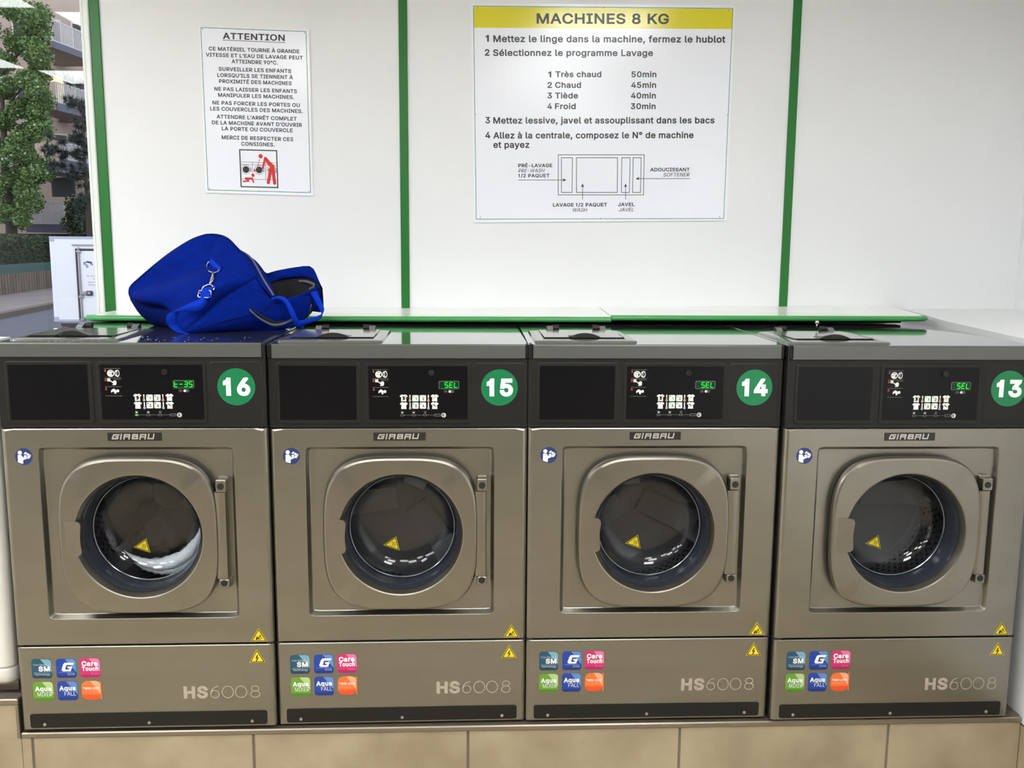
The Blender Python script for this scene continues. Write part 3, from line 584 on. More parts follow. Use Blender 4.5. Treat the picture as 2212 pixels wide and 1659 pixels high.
b = MB(); b.box(-.6, .0250, -.0005, .02, -.0195, .0755, 'tile', .0008); b.box(-.6, .0328, -.0005, .02, ZF+.004, -.0198, 'tile', .0008); b.build('tile', pl2)
b = MB(); b.box(.0252, .0325, -.0045, .02, -.0195, .0765, 'metal_trim', .002); b.box(-.6, .0330, -.006, .02, .0767, .094, 'metal_trim', .003); b.build('edge_trim', pl2)
# white casing left of the first washer
cs = thing('side_casing', 'white plastic casing with rounded bottom, left of washer number 16', 'casing', (0, 0, .094))
def casing(z0, z1, y0, nm, bot):
    rs = []
    prof = [(0.0, .0), (0.0, .0)]
    steps = ([(z0, .022), (z0+.004, .010), (z0+.014, .002), (z0+.026, 0)] if bot else [(z0, .004), (z0+.004, 0)])+[(z1-.006, 0), (z1, .006)]
    for z, ins in steps:
        r = .03
        ring = [(-.55+0, y0+.12), (-.55, y0+ins)]
        for i in range(9):
            a = -PI/2+PI/2*i/8
            ring.append((.018-r+ (r)*math.cos(a)-ins*.4, y0+r+ins+(r)*math.sin(a)))
        ring.append((.018-ins*.4, y0+.12))
        rs.append([(p[0], p[1], z) for p in ring])
    b = MB(); b.rings(rs, 'casing_white', True, True); b.build(nm, cs, True, ang=35)
casing(.024, .0745, .018, 'lower_trim', True)
casing(.0765, .951, .016, 'front_cover', False)
b = MB(); b.box(-.5, .012, .05, .13, -.0005, .03, 'metal_trim'); b.build('foot', cs)

# ------------------------------------------------------------------ washing machines
MPOS = [(.03202, -.00712, .00375, .003), (.70482, .0089, .00536, -.0015), (1.37544, .00849, -.00209, -.0007), (2.05131, -.01021, .00075, -.0008)]
DCX, DCZ = .345, .540
NA = 144
ANG = sorted(set([2*PI*i/NA for i in range(NA)]))
CACHE = {}
def cached(key, name, parent, fn, smooth=False, ang=None):
    if key in CACHE: return link(name, CACHE[key], parent)
    b = MB(); fn(b); o = b.build(name, parent, smooth, ang=ang); CACHE[key] = o.data
    return o
def m_cabinet(b):
    # open fronted shell: sides, back, base, top, set back behind the steel panels
    b.box(.0098, .0148, .014, .82, .012, 1.0, 'steel'); b.box(.672, .677, .014, .82, .012, 1.0, 'steel')
    b.box(.0098, .677, .80, .82, .012, 1.0, 'inside'); b.box(.0098, .677, .014, .80, .008, .016, 'inside')
    b.box(.0098, .677, .016, .80, .9985, 1.0025, 'inside'); b.box(.015, .672, .016, .05, .016, .20, 'inside')
    b.box(.015, .672, .016, .06, .830, .9985, 'inside'); b.box(.015, .672, .014, .02, .232, .246, 'seam')
    for x in (.05, .635):
        for y in (.06, .74): b.box(x-.02, x+.02, y-.02, y+.02, -.0008, .009, 'seam')
def panel_rings(x0, x1, z0, z1, ang, cx, cz):
    def q(ins, y):
        hx = (x1-x0)/2-ins; hz = (z1-z0)/2-ins
        return pol(f_rr(hx, hz, .0022, (x0+x1)/2-cx, (z0+z1)/2-cz), cx, cz, y, ang)
    def q2(insx, insz, y):
        hx = (x1-x0)/2-insx; hz = (z1-z0)/2-insz
        return pol(f_rr(hx, hz, .0012, (x0+x1)/2-cx, (z0+z1)/2-cz), cx, cz, y, ang)
    return [q2(0, 0, .03), q2(0, .0, .012), q2(.002, .0004, .0055), q2(.0065, .001, .0016), q2(.012, .003, 0.0)]
def corner_angles(x0, x1, z0, z1, cx, cz):
    a = list(ANG)
    for x in (x0, x1):
        for z in (z0, z1):
            t = math.atan2(z-cz, x-cx) % (2*PI); a += [t-.004, t, t+.004]
    return sorted(set(x % (2*PI) for x in a))
def m_front(b):
    cx, cz = .3452, .543
    ang = corner_angles(.0086, .6784, .2405, .8225, cx, cz)
    ang = sorted(set(ang+[t for c in corner_angles(.0995, .591, .3135, .773, cx, cz) if c not in ang for t in (c,)]))
    rs = panel_rings(.0086, .6784, .2405, .8225, ang, cx, cz)
    def rr(hx, hz, r, y): return pol(f_rr(hx, hz, r), cx, cz, y, ang)
    rs += [rr(.2475, .2315, .0135, 0.0), rr(.2462, .2302, .0128, .0006), rr(.2446, .2286, .012, .0030), rr(.2400, .2240, .009, .0135), rr(.2385, .2226, .008, .0155), rr(.2366, .2210, .007, .0165), rr(.2300, .2150, .006, .0168)]
    rs += [pol(f_circ(.176), cx, DCZ, .0168, ang), pol(f_circ(.174), cx, DCZ, .024, ang), pol(f_circ(.174), cx, DCZ, .085, ang)]
    b.rings(rs, 'steel')
def m_lower(b):
    cx, cz = .3425, .12
    ang = corner_angles(.0086, .6784, .0035, .2375, cx, cz)
    rs = panel_rings(.0086, .6784, .0035, .2375, ang, cx, cz)
    b.rings(rs+[pol(f_circ(.01), cx, cz, 0, ang)], 'steel', False, True)
    for x in (.009, .6605): b.box(x, x+.0175, .0015, .012, .2365, .2412, 'seam', .001)
def m_kick(b):
    b.prism(rrect(.0315, .6555, .0105, .0495, .006), -.002, .004, 'kick', .0012)
def m_screw(b):
    b.prism([(.0045*math.cos(2*PI*i/14), .0045*math.sin(2*PI*i/14)) for i in range(14)], -.0045, 0, 'screw', .0015)
    b.annulus(0, 0, .0046, .0062, -.0023, 'seam', 16)
def m_gasket(b):
    prof = [(.030, .174), (.034, .168), (.050, .160), (.075, .158), (.095, .166), (.11, .172)]
    b.rings([pol(f_circ(r), DCX, DCZ, y, ANG) for y, r in prof], 'gasket')
def m_drum(b):
    b.rings([[(r*math.cos(a), y, r*math.sin(a)) for a in ANG] for y, r in ((.100, .168), (.104, .172), (.108, .235), (.118, .252), (.40, .252), (.412, .244))], 'drum')
    b.rings([[(r*math.cos(a), y, r*math.sin(a)) for a in ANG] for y, r in ((.412, .244), (.408, .18), (.398, .165), (.398, .06), (.390, .045), (.390, .004))], 'drum_back', False, True)
    for k in range(13):
        y = .140+k*.0195
        for j in range(78):
            a = 2*PI*(j+.5*(k % 2))/78
            c = Vector((.2508*math.cos(a), y, .2508*math.sin(a))); t = Vector((-math.sin(a), 0, math.cos(a)))
            vs = [c+t*.0048*math.cos(q)+Vector((0, .0052*math.sin(q), 0)) for q in [2*PI*i/7 for i in range(7)]]
            b.add(vs, [list(range(7))], 'hole')
def m_lifter(b, mm='drum_reflection'):
    # a wide ridge: radial plate on the drum's rear wall, folding forward along the drum's side; the pale one stands in for a reflection
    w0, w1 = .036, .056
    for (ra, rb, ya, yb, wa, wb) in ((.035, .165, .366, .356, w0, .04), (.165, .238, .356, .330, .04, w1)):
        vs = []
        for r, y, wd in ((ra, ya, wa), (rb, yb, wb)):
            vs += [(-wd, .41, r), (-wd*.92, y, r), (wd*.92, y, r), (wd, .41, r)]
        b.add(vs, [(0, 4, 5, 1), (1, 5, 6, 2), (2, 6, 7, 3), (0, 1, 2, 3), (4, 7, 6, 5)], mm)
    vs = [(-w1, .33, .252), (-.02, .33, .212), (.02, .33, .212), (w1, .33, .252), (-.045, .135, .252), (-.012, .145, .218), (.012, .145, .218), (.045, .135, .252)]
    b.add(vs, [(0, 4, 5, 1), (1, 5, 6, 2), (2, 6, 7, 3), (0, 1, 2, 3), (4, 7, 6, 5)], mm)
def m_doorring(b):
    A = ANG
    def sp(k, y, n=3.5): return pol(f_sup(.2035*k, .2095*k, n), DCX, DCZ, y, A)
    rs = [sp(.97, .0015), sp(.992, .0005), sp(1, -.001), sp(1, -.0045), sp(.992, -.010), sp(.978, -.0145), sp(.955, -.0165)]
    rs += [pol(f_circ(.1665), DCX, DCZ, -.0165, A), pol(f_circ(.1635), DCX, DCZ, -.0150, A), pol(f_circ(.1575), DCX, DCZ, -.001, A), pol(f_circ(.1555), DCX, DCZ, .006, A), pol(f_circ(.1555), DCX, DCZ, .024, A)]
    b.rings(rs, 'door_steel')
def m_rubber(b):
    b.rings([pol(f_sup(.2035*k, .2095*k, 3.5), DCX, DCZ, y, ANG) for k, y in ((.96, .0005), (.984, .002), (.986, .0166), (.80, .0166))], 'seam')
def m_cone(b):
    b.rings([pol(f_circ(r), DCX, DCZ, y, ANG) for y, r in ((.004, .1552), (.012, .1505), (.03, .1475), (.052, .1455), (.060, .1435))], 'door_cone')
def m_bowl(b):
    pr = [(.060, .1435), (.057, .1405), (.062, .1375), (.078, .1310), (.090, .122), (.098, .112), (.1025, .098), (.1035, .07), (.104, .03), (.104, .002)]
    b.rings([pol(f_circ(r), DCX, DCZ, y, ANG) for y, r in pr], 'door_glass', False, True)
    b.rings([pol(f_circ(r), DCX, DCZ, y, ANG) for y, r in ((.056, .1422), (.0545, .1412), (.0555, .1398), (.058, .1392), (.060, .140), (.059, .1418), (.056, .1422))], 'bowl_rim')
    pr = [(.052, .1455), (.068, .142), (.085, .1355), (.097, .126), (.105, .115), (.109, .1), (.110, .07), (.1105, .03), (.1105, .002)]
    b.rings([pol(f_circ(r), DCX, DCZ, y, ANG) for y, r in pr], 'door_glass', False, True)
def m_tab(b):
    pts = [(.1600, .5840), (.1900, .5835), (.1975, .5815), (.2015, .5770), (.2030, .571), (.2005, .552), (.1995, .536), (.2002, .518), (.2022, .503), (.2000, .4965), (.1955, .4925), (.188, .4905), (.1600, .4885)]
    f = [(p[0], -.0166-.0050*max(0, min(1, (p[0]-.158)/.02)), p[1]) for p in pts]
    g = [(p[0], .01 if p[0] > .19 else -.015, p[1]) for p in pts]
    b.rings([f, g], 'door_steel', True, False)
def m_bar(b):
    rs = []
    for i in range(13):
        z = .4235+(.655-.4235)*i/12; k = math.sin(PI*i/12)
        xl = .5405+.004*k; 
        rs.append([(xl, .018, z), (xl, -.0105, z), (xl+.004, -.0135, z), (.5625, -.0135, z), (.5685, -.0115, z), (.5705, -.006, z), (.5705, .018, z)])
    b.rings(rs, 'door_steel', True, True)
def m_hinge(z0, z1):
    def fn(b):
        b.prism(rrect(.5458, .5726, z0, z1, .0045), -.0155, .0202, 'door_steel', .003)
        b.box(.5458, .5735, .004, .0203, z0-.003 if z0 < .5 else z0, z1 if z0 < .5 else z1+.004, 'door_steel', .003)
    return fn
def m_plug(b):
    b.prism([(.0088*math.cos(2*PI*i/24), .0088*math.sin(2*PI*i/24)) for i in range(24)], -.0015, .002, 'plug', .0006)
def tri(b, pts, y, m): b.poly(pts, y, m)
def inset_tri(pts, k):
    cx = sum(p[0] for p in pts)/3; cz = sum(p[1] for p in pts)/3
    return [(cx+(p[0]-cx)*k, cz+(p[1]-cz)*k) for p in pts]
def m_warn(kind, pts, y, wide=.004):
    def fn(b):
        cx = sum(p[0] for p in pts)/3; cz = sum(p[1] for p in pts)/3
        b.prism([(p[0], p[1]) for p in inset_tri(pts, 1.06)], y, y+.0003, 'warn_yellow')
        b.poly(inset_tri(pts, .97), y-.0002, 'warn_black'); b.poly(inset_tri(pts, .80), y-.0004, 'warn_yellow')
        s = (max(p[0] for p in pts)-min(p[0] for p in pts))
        yy = y-.0006
        if kind == 'bolt':
            b.poly([(cx+.02*s, cz+.26*s), (cx-.13*s, cz-.02*s), (cx-.02*s, cz-.0*s), (cx-.05*s, cz-.16*s), (cx-.0*s, cz-.15*s), (cx+.11*s, cz+.06*s), (cx-.0*s, cz+.04*s), (cx+.07*s, cz+.25*s)], yy, 'warn_black')
            b.poly([(cx-.11*s, cz-.13*s), (cx+.03*s, cz-.14*s), (cx-.06*s, cz-.24*s)], yy, 'warn_black')
        elif kind == 'hand':
            b.stroke([(cx-.20*s, cz+.02*s), (cx+.02*s, cz+.01*s)], .03*s, yy, 'warn_black')
            b.poly([(cx-.22*s, cz-.16*s), (cx-.14*s, cz-.20*s), (cx-.06*s, cz-.12*s), (cx-.0*s, cz-.20*s), (cx+.02*s, cz-.10*s), (cx-.02*s, cz-.02*s), (cx-.14*s, cz-.02*s)], yy, 'warn_black')
            b.annulus(cx+.10*s, cz-.07*s, .05*s, .075*s, yy, 'warn_black', 14); b.annulus(cx+.10*s, cz-.07*s, .10*s, .115*s, yy, 'warn_black', 14)
            b.stroke([(cx+.03*s, cz+.06*s), (cx+.13*s, cz+.10*s)], .045*s, yy, 'warn_black'); b.stroke([(cx+.08*s, cz+.14*s), (cx+.11*s, cz+.03*s)], .04*s, yy, 'warn_black')
        else:
            th = -.28
            def rot(p):
                return (cx+p[0]*math.cos(th)-p[1]*math.sin(th), cz+p[0]*math.sin(th)+p[1]*math.cos(th))
            for i in (-1, 0, 1):
                q = [rot((i*.085*s+.05*s+.028*s*math.sin(2*PI*k/8*1.0), -.10*s+.26*s*k/8)) for k in range(9)]
                b.stroke(q, .028*s, yy, 'warn_black')
            b.stroke([rot((-.13*s, -.17*s)), rot((.20*s, -.17*s))], .018*s, yy, 'warn_black')
    return fn
def m_info(b):
    cx, cz, R, y = .0636, .7498, .0218, -.0004
    b.prism([(cx+R*math.cos(2*PI*i/40), cz+R*math.sin(2*PI*i/40)) for i in range(40)], y, 0, 'info_blue')
    y -= .0003
    def P(pts): b.poly([(cx+R*p[0], cz+R*p[1]) for p in pts], y, 'num_white')
    b.disc(cx-.42*R, cz+.47*R, .25*R, y, 'num_white', 18)
    P([(-.68, .18), (-.28, .18), (-.05, -.12), (.28, -.06), (.28, -.28), (-.1, -.42), (-.1, -.86), (-.42, -.80), (-.70, -.66)])
    P([(-.05, .02), (.2, .22), (.38, .02), (.2, -.12)]); P([(.42, .02), (.86, .16), (.62, -.24), (.28, -.22)]); P([(-.02, .3), (.24, .58), (.42, .42), (.2, .28)]); P([(.5, .44), (.62, .3), (.86, .22), (.44, .08), (.3, .28)])
def m_badge(b):
    b.prism([(.2765, .7905), (.4118, .7905), (.4118, .8115), (.2765, .8115)], -.0025, .001, 'badge', .0005)
def m_badge_text(b):
    # squared slanted capitals drawn as strokes
    y = -.0031; z0, z1 = .7948, .8078; h = z1-z0; sh = .22
    L = {'G': [[(1, .88), (.15, .88), (.05, .5), (.0, .1), (.85, .1), (.92, .5), (.5, .5)]],
         'I': [[(.1, 0), (.1, 1)]],
         'R': [[(0, 0), (0, .95)], [(0, .9), (.85, .9), (.85, .5), (.1, .5)], [(.85, .5), (.85, 0)]],
         'B': [[(.05, .1), (.05, .9), (.8, .9), (.85, .55), (.1, .5)], [(.8, .5), (.92, .1), (.05, .1)]],
         'A': [[(0, 0), (0, .9), (.85, .9), (.85, 0)], [(0, .45), (.85, .45)]],
         'U': [[(0, 1), (0, .1), (.85, .1), (.85, 1)]]}
    x = .2882; W = .0150
    for ch in 'GIRBAU':
        wd = W*(.25 if ch == 'I' else 1)
        for st in L[ch]:
            b.stroke([(x+p[0]*(W if ch != 'I' else W*.5)+p[1]*h*sh, z0+p[1]*h) for p in st], .0033, y, 'badge_letter')
        x += wd+.0052
def m_ctrl(b):
    x0, x1, z0, z1 = .0080, .6786, .8235, 1.0045
    b.prism(rrect(x0, x1, z0, z1, .003), .0045, .03, 'plastic', .0025)
    for (a, c, d, e, r) in ((.0300, .2455, .8345, .9955, .008), (.2565, .5290, .8338, .9948, .008), (.5378, .6675, .8338, .9942, .008)):
        b.prism(rrect(a-.0012, c+.0012, d-.0012, e+.0012, r+.001), .0042, .006, 'seam')
        b.prism(rrect(a+.0006, c-.0006, d+.0006, e-.0006, r), .0012 if c < .53 else .0035, .006, 'plastic', .0022)
def m_screen(x0, x1, z0, z1):
    def fn(b): b.prism(rrect(x0, x1, z0, z1, .0015), .0008, .004, 'screen')
    return fn
def shirt(b, cx, cz, w, h, y, m):
    P = [(-.5, .28), (-.28, .5), (-.12, .5), (0, .42), (.12, .5), (.28, .5), (.5, .28), (.38, .1), (.27, .18)]
    b.poly([(cx+p[0]*w, cz+p[1]*h) for p in P+[(-.27, .18), (-.38, .1)]], y, m)
    b.poly([(cx+p[0]*w, cz+p[1]*h) for p in [(-.29, .2), (.29, .2), (.33, -.5), (-.33, -.5)]], y-.00001, m)
def m_icons_step(b):
    y = .0005
    for z in (.9762, .9527, .9300, .9062): b.box(.2763, .3175, y, y+.0002, z-.0004, z+.0004, 'icon_grey')
    for t, z in (('1', .9680), ('2', .9445), ('3', .9216)): b.text(t, .2762, .2802 if t == '1' else .2812, z, .0056, y, 'icon_red', 'b')
    b.annulus(.2922, .9641, .0066, .0090, y, 'icon', 28); shirt(b, .2908, .9637, .0135, .0112, y-.0001, 'icon'); b.disc(.2902, .9640, .0014, y-.0003, 'icon_red', 10)
    b.annulus(.3092, .9641, .0062, .0090, y, 'icon', 28, .55); b.annulus(.3052, .9641, .0052, .0076, y-.0001, 'icon', 24, .42); b.disc(.3045, .9641, .0016, y-.0003, 'icon_grey', 12, .0042)
    for dx in (-.0020, .0020):
        for dz in (-.0020, .0020): b.disc(.2868+dx, .9473+dz, .0021, y, 'icon', 12)
    b.poly([(.2888, .9455), (.2905, .9466), (.2958, .9425), (.2985, .9452), (.3035, .9460), (.3058, .9425), (.3052, .9365), (.3030, .9340), (.2950, .9342), (.2960, .9362), (.2980, .9368), (.2950, .9402)], y, 'icon')
    b.text('PROGRAM', .2985, .3172, .9478, .0022, y, 'icon_grey', 'n')
    b.poly([(.2905, .9165), (.2912, .9205), (.2965, .9248), (.2998, .9240), (.3030, .9215), (.3045, .9180), (.3035, .9158), (.2998, .9150), (.2975, .9172), (.2940, .9170), (.2920, .9142)], y, 'icon'); b.disc(.3075, .9192, .0038, y-.0001, 'icon', 18); b.disc(.3012, .9145, .0028, y, 'icon', 14)
def m_icons_prog(b, lo):
    y = .0005
    for cx, zt, kind in ((.3556, .9023, 0), (.3558, .8822, 1), (.4358, .9023, 2), (.4358, .8822, 3))[lo:lo+2]:
        shirt(b, cx, zt, .0208, .0178, y, 'icon')
        if kind == 0:
            b.disc(cx+.0008, zt-.0008, .0030, y-.0002, 'icon_black', 12, .0052); b.disc(cx-.0030, zt-.0052, .0012, y-.0002, 'icon_black', 8); b.disc(cx+.0052, zt+.0048, .0013, y-.0002, 'icon_black', 8); b.disc(cx-.002, zt+.003, .0015, y-.0002, 'icon_black', 8)
        if kind == 2:
            for q in ((.001, .0025, .0013), (-.0028, -.0006, .001), (.0006, -.002, .0007), (-.001, .001, .0006)): b.disc(cx+q[0], zt+q[1], q[2], y-.0002, 'icon_black', 8)
        if kind == 3: b.poly([(cx-.0042, zt+.0042), (cx-.0005, zt+.0025), (cx+.0045, zt-.0028), (cx+.001, zt-.0018), (cx-.0040, zt+.0018)], y-.0002, 'icon_black')
def m_icons_therm(b, lo):
    y = .0005
    for cx, zt, mm in ((.3718, .9020, 'icon_red'), (.3721, .8818, 'icon_blue'), (.4193, .9020, 'icon_red'), (.4195, .8818, 'icon_blue'))[lo:lo+2]:
        b.box(cx-.0014, cx+.0014, y, y+.0002, zt-.005, zt+.0082, 'icon'); b.disc(cx, zt-.0066, .0030, y-.0001, 'icon', 14); b.disc(cx, zt-.0066, .0019, y-.0003, mm, 12)
        if mm == 'icon_red': b.box(cx-.0008, cx+.0008, y-.0003, y-.0002, zt-.006, zt+.002, mm)
def m_icons_cycle(b):
    y = .0005
    b.stroke([(.3530, .8571), (.4349, .8571)], .0007, y+.0001, 'icon_grey')
    for cx in (.3516, .3811, .4104):
        b.prism(rrect(cx-.0046, cx+.0046, .8542, .8600, .0016), y-.0001, y, 'icon_grey'); b.prism(rrect(cx-.0037, cx+.0037, .8551, .8591, .0012), y-.0003, y-.0002, 'icon_black')
    b.prism(rrect(.4349, .4508, .8537, .8605, .001), y-.0001, y, 'icon_grey'); b.prism(rrect(.4358, .4499, .8545, .8597, .001), y-.0003, y-.0002, 'icon_black')
    b.annulus(.4590, .8568, .0042, .0060, y, 'icon', 24); b.disc(.4575, .8568, .0016, y-.0001, 'icon_grey', 12, .0034); b.disc(.4610, .8568, .0012, y-.0001, 'icon', 12, .0038)
    for cx, mm in ((.3517, 'icon'), (.3811, 'icon'), (.4108, 'icon_grey')):
        b.poly([(cx+.0032*math.cos(a), .8652+.0030*math.sin(a)) for a in [PI+PI*i/10 for i in range(11)]], y, mm); b.annulus(cx, .8652, .0026, .0032, y, 'icon_grey', 18)
def m_icons_disp(b):
    y = .0005
    b.annulus(.4634, .9193, .0027, .0035, y, 'icon_grey', 20); b.stroke([(.4634, .9193), (.4652, .9193)], .0006, y, 'icon'); b.box(.4684, .4690, y, y+.0001, .9165, .9221, 'icon_grey')
    b.disc(.4750, .9193, .0034, y-.0001, 'icon', 16)
    for k in range(3): b.annulus(.4778+.0024*k, .9193, .0026, .0034, y, 'icon_grey', 16)
def m_button(t, x0, z0, lit):
    def fn(b):
        b.prism(rrect(x0, x0+.0163, z0, z0+.0163, .0022), -.0006, .001, 'icon', .0004)
        b.text(t, x0+(.0088 if t == '1' else .0068), x0+(.0112 if t == '1' else .0118), z0+.0038, .0072, -.0008, 'icon_black', 'b')
        b.disc(x0+.0034, z0+.0130, .0016 if not lit else .0020, -.0008, {0: 'icon_black', 1: 'led', 2: 'warn_yellow'}[lit], 12)
    return fn
SEG = {'S': 'afgcd', 'E': 'afged', 'L': 'fed', 't': 'fged', '-': 'g', '3': 'abgcd', '5': 'afgcd', ' ': '', '8': 'abcdefg'}
def m_display(txt):
    def fn(b):
        b.prism(rrect(.4464, .4991, .9258, .9467, .0034), -.0002, .001, 'icon_grey'); b.prism(rrect(.4476, .4979, .9270, .9455, .0026), -.0005, -.0001, 'lcd')
        w, h = .0078, .0128
        for k, ch in enumerate(txt):
            x = .4486+k*.0122+.001; z = .9299; sh = .10
            sg = {'a': ((0, 1), (1, 1)), 'b': ((1, 1), (1, .5)), 'c': ((1, .5), (1, 0)), 'd': ((0, 0), (1, 0)), 'e': ((0, 0), (0, .5)), 'f': ((0, .5), (0, 1)), 'g': ((0, .5), (1, .5))}
            for s_, (p, q) in sg.items():
                on = s_ in SEG[ch]
                P = Vector((x+p[0]*w+p[1]*h*sh, z+p[1]*h)); Q = Vector((x+q[0]*w+q[1]*h*sh, z+q[1]*h)); d = (Q-P)*.14
                b.stroke([tuple(P+d), tuple(Q-d)], .0017, -.0009 if on else -.0007, 'led' if on else 'led_off')
    return fn
def m_knob(b):
    b.prism([(.0074*math.cos(2*PI*i/28), .0074*math.sin(2*PI*i/28)) for i in range(28)], -.006, .001, 'plastic', .001)
    b.annulus(0, 0, .0066, .0080, .0004, 'seam', 28)
def m_numdisc(b):
    b.prism([(.604+.0478*math.cos(2*PI*i/64), .9290+.0478*math.sin(2*PI*i/64)) for i in range(64)], .0030, .0036, 'num_green')
def m_band(b):
    # front edge of the lid with a small bright chamfer on top
    b.rings([[(x, y, z) for y, z in ((.03, 1.0052), (.001, 1.0052), (.0, 1.0062), (.0, 1.0385), (.0012, 1.0400), (.0035, 1.0420), (.03, 1.0420))] for x in (.0205, .6705)], 'lid_band', True, True)
def m_topplate(b):
    b.box(.0086, .6782, .0036, .83, 1.0045, 1.0421, 'lid_top', .0012)
def m_corner(x0, x1):
    def fn(b):
        b.box(x0, x1, .0004, .034, 1.0050, 1.0428, 'plastic', .003)
        for k in range(2): b.box(x0+.001+k*.004, x0+.0026+k*.004, -.0004, .001, 1.008, 1.040, 'plastic', .0004)
    return fn
def m_hopper(b):
    # shallow framed lid standing on the top plate
    z0 = 1.0421
    def ring(i, z, e=0): 
        return [(.027+i, .043+i*1.1-e, z), (.2965-i, .043+i*1.1-e, z), (.3005-i, .338-i, z), (.0268+i, .338-i, z)]
    def rr(i, z):
        p = rrect(.027+i, .2985-i, .043+i, .338-i, .012-min(i, .008), 4)
        return [(q[0], q[1], z) for q in p]
    b.rings([rr(-.002, z0), rr(0, z0+.0025), rr(.002, z0+.0045), rr(.024, z0+.0075), rr(.026, z0+.0070), rr(.0272, z0+.0070)], 'hopper')
def m_flap(b):
    z0 = 1.0491
    b.rings([[(.0555, .098, z0), (.2705, .098, z0), (.2705, .318, z0), (.0555, .318, z0)], [(.0565, .099, z0+.0016), (.2695, .099, z0+.0016), (.2695, .317, z0+.0016), (.0565, .317, z0+.0016)]], 'hopper', False, True)
def m_seamline(b):
    b.box(.0548, .2712, .0968, .0984, 1.0485, 1.0512, 'seam'); b.box(.0545, .0556, .0975, .2, 1.0485, 1.0508, 'seam'); b.box(.2705, .2716, .0975, .2, 1.0485, 1.0508, 'seam')
def m_grip(b):
    # half-moon finger recess, its hood rising toward the front
    n = 20; top = []; base = []; back = []
    for i in range(n+1):
        t = -1+2*i/n; x = .1645+.0445*t; h = .0128*(1-t*t)
        top.append((x, .092, 1.0505+h)); base.append((x, .0945, 1.0503)); back.append((x, .150+.02*(1-t*t), 1.0506))
    b.rings([base, top, back], 'plastic_grip', closed=False)
def m_hopperhinge(b):
    b.box(-.019, .0005, .338, .357, 1.0425, 1.0590, 'plastic', .003); b.rings([[(x, .352+.0085*math.cos(2*PI*i/14), 1.0535+.0085*math.sin(2*PI*i/14)) for i in range(14)] for x in (-.0, .018)], 'plastic', True, True)
    b.add([(-.018, .322, 1.0508), (-.001, .322, 1.0508), (-.001, .345, 1.060), (-.018, .345, 1.060), (-.018, .345, 1.0455), (-.001, .345, 1.0455), (-.018, .322, 1.0455), (-.001, .322, 1.0455)], [(0, 1, 2, 3), (0, 3, 4, 6), (1, 7, 5, 2), (0, 6, 7, 1)], 'hopper')
def m_hopperhinge2(b):
    b.rings([[(x, .352+.0085*math.cos(2*PI*i/14), 1.0535+.0085*math.sin(2*PI*i/14)) for i in range(14)] for x in (-.018, .0)], 'plastic', True, True)
    b.box(-.0005, .019, .338, .357, 1.0425, 1.0590, 'plastic', .003)
    b.add([(.001, .322, 1.0508), (.018, .322, 1.0508), (.018, .345, 1.060), (.001, .345, 1.060), (.001, .345, 1.0455), (.018, .345, 1.0455), (.001, .322, 1.0455), (.018, .322, 1.0455)], [(0, 1, 2, 3), (0, 3, 4, 6), (1, 7, 5, 2), (0, 6, 7, 1)], 'hopper')
STK = [('st_navy', .0448, .2035), ('st_blue', .1082, .2036), ('st_pink', .1700, .2040), ('st_green', .0452, .1398), ('st_blue', .1080, .1406), ('st_orange', .1706, .1414)]
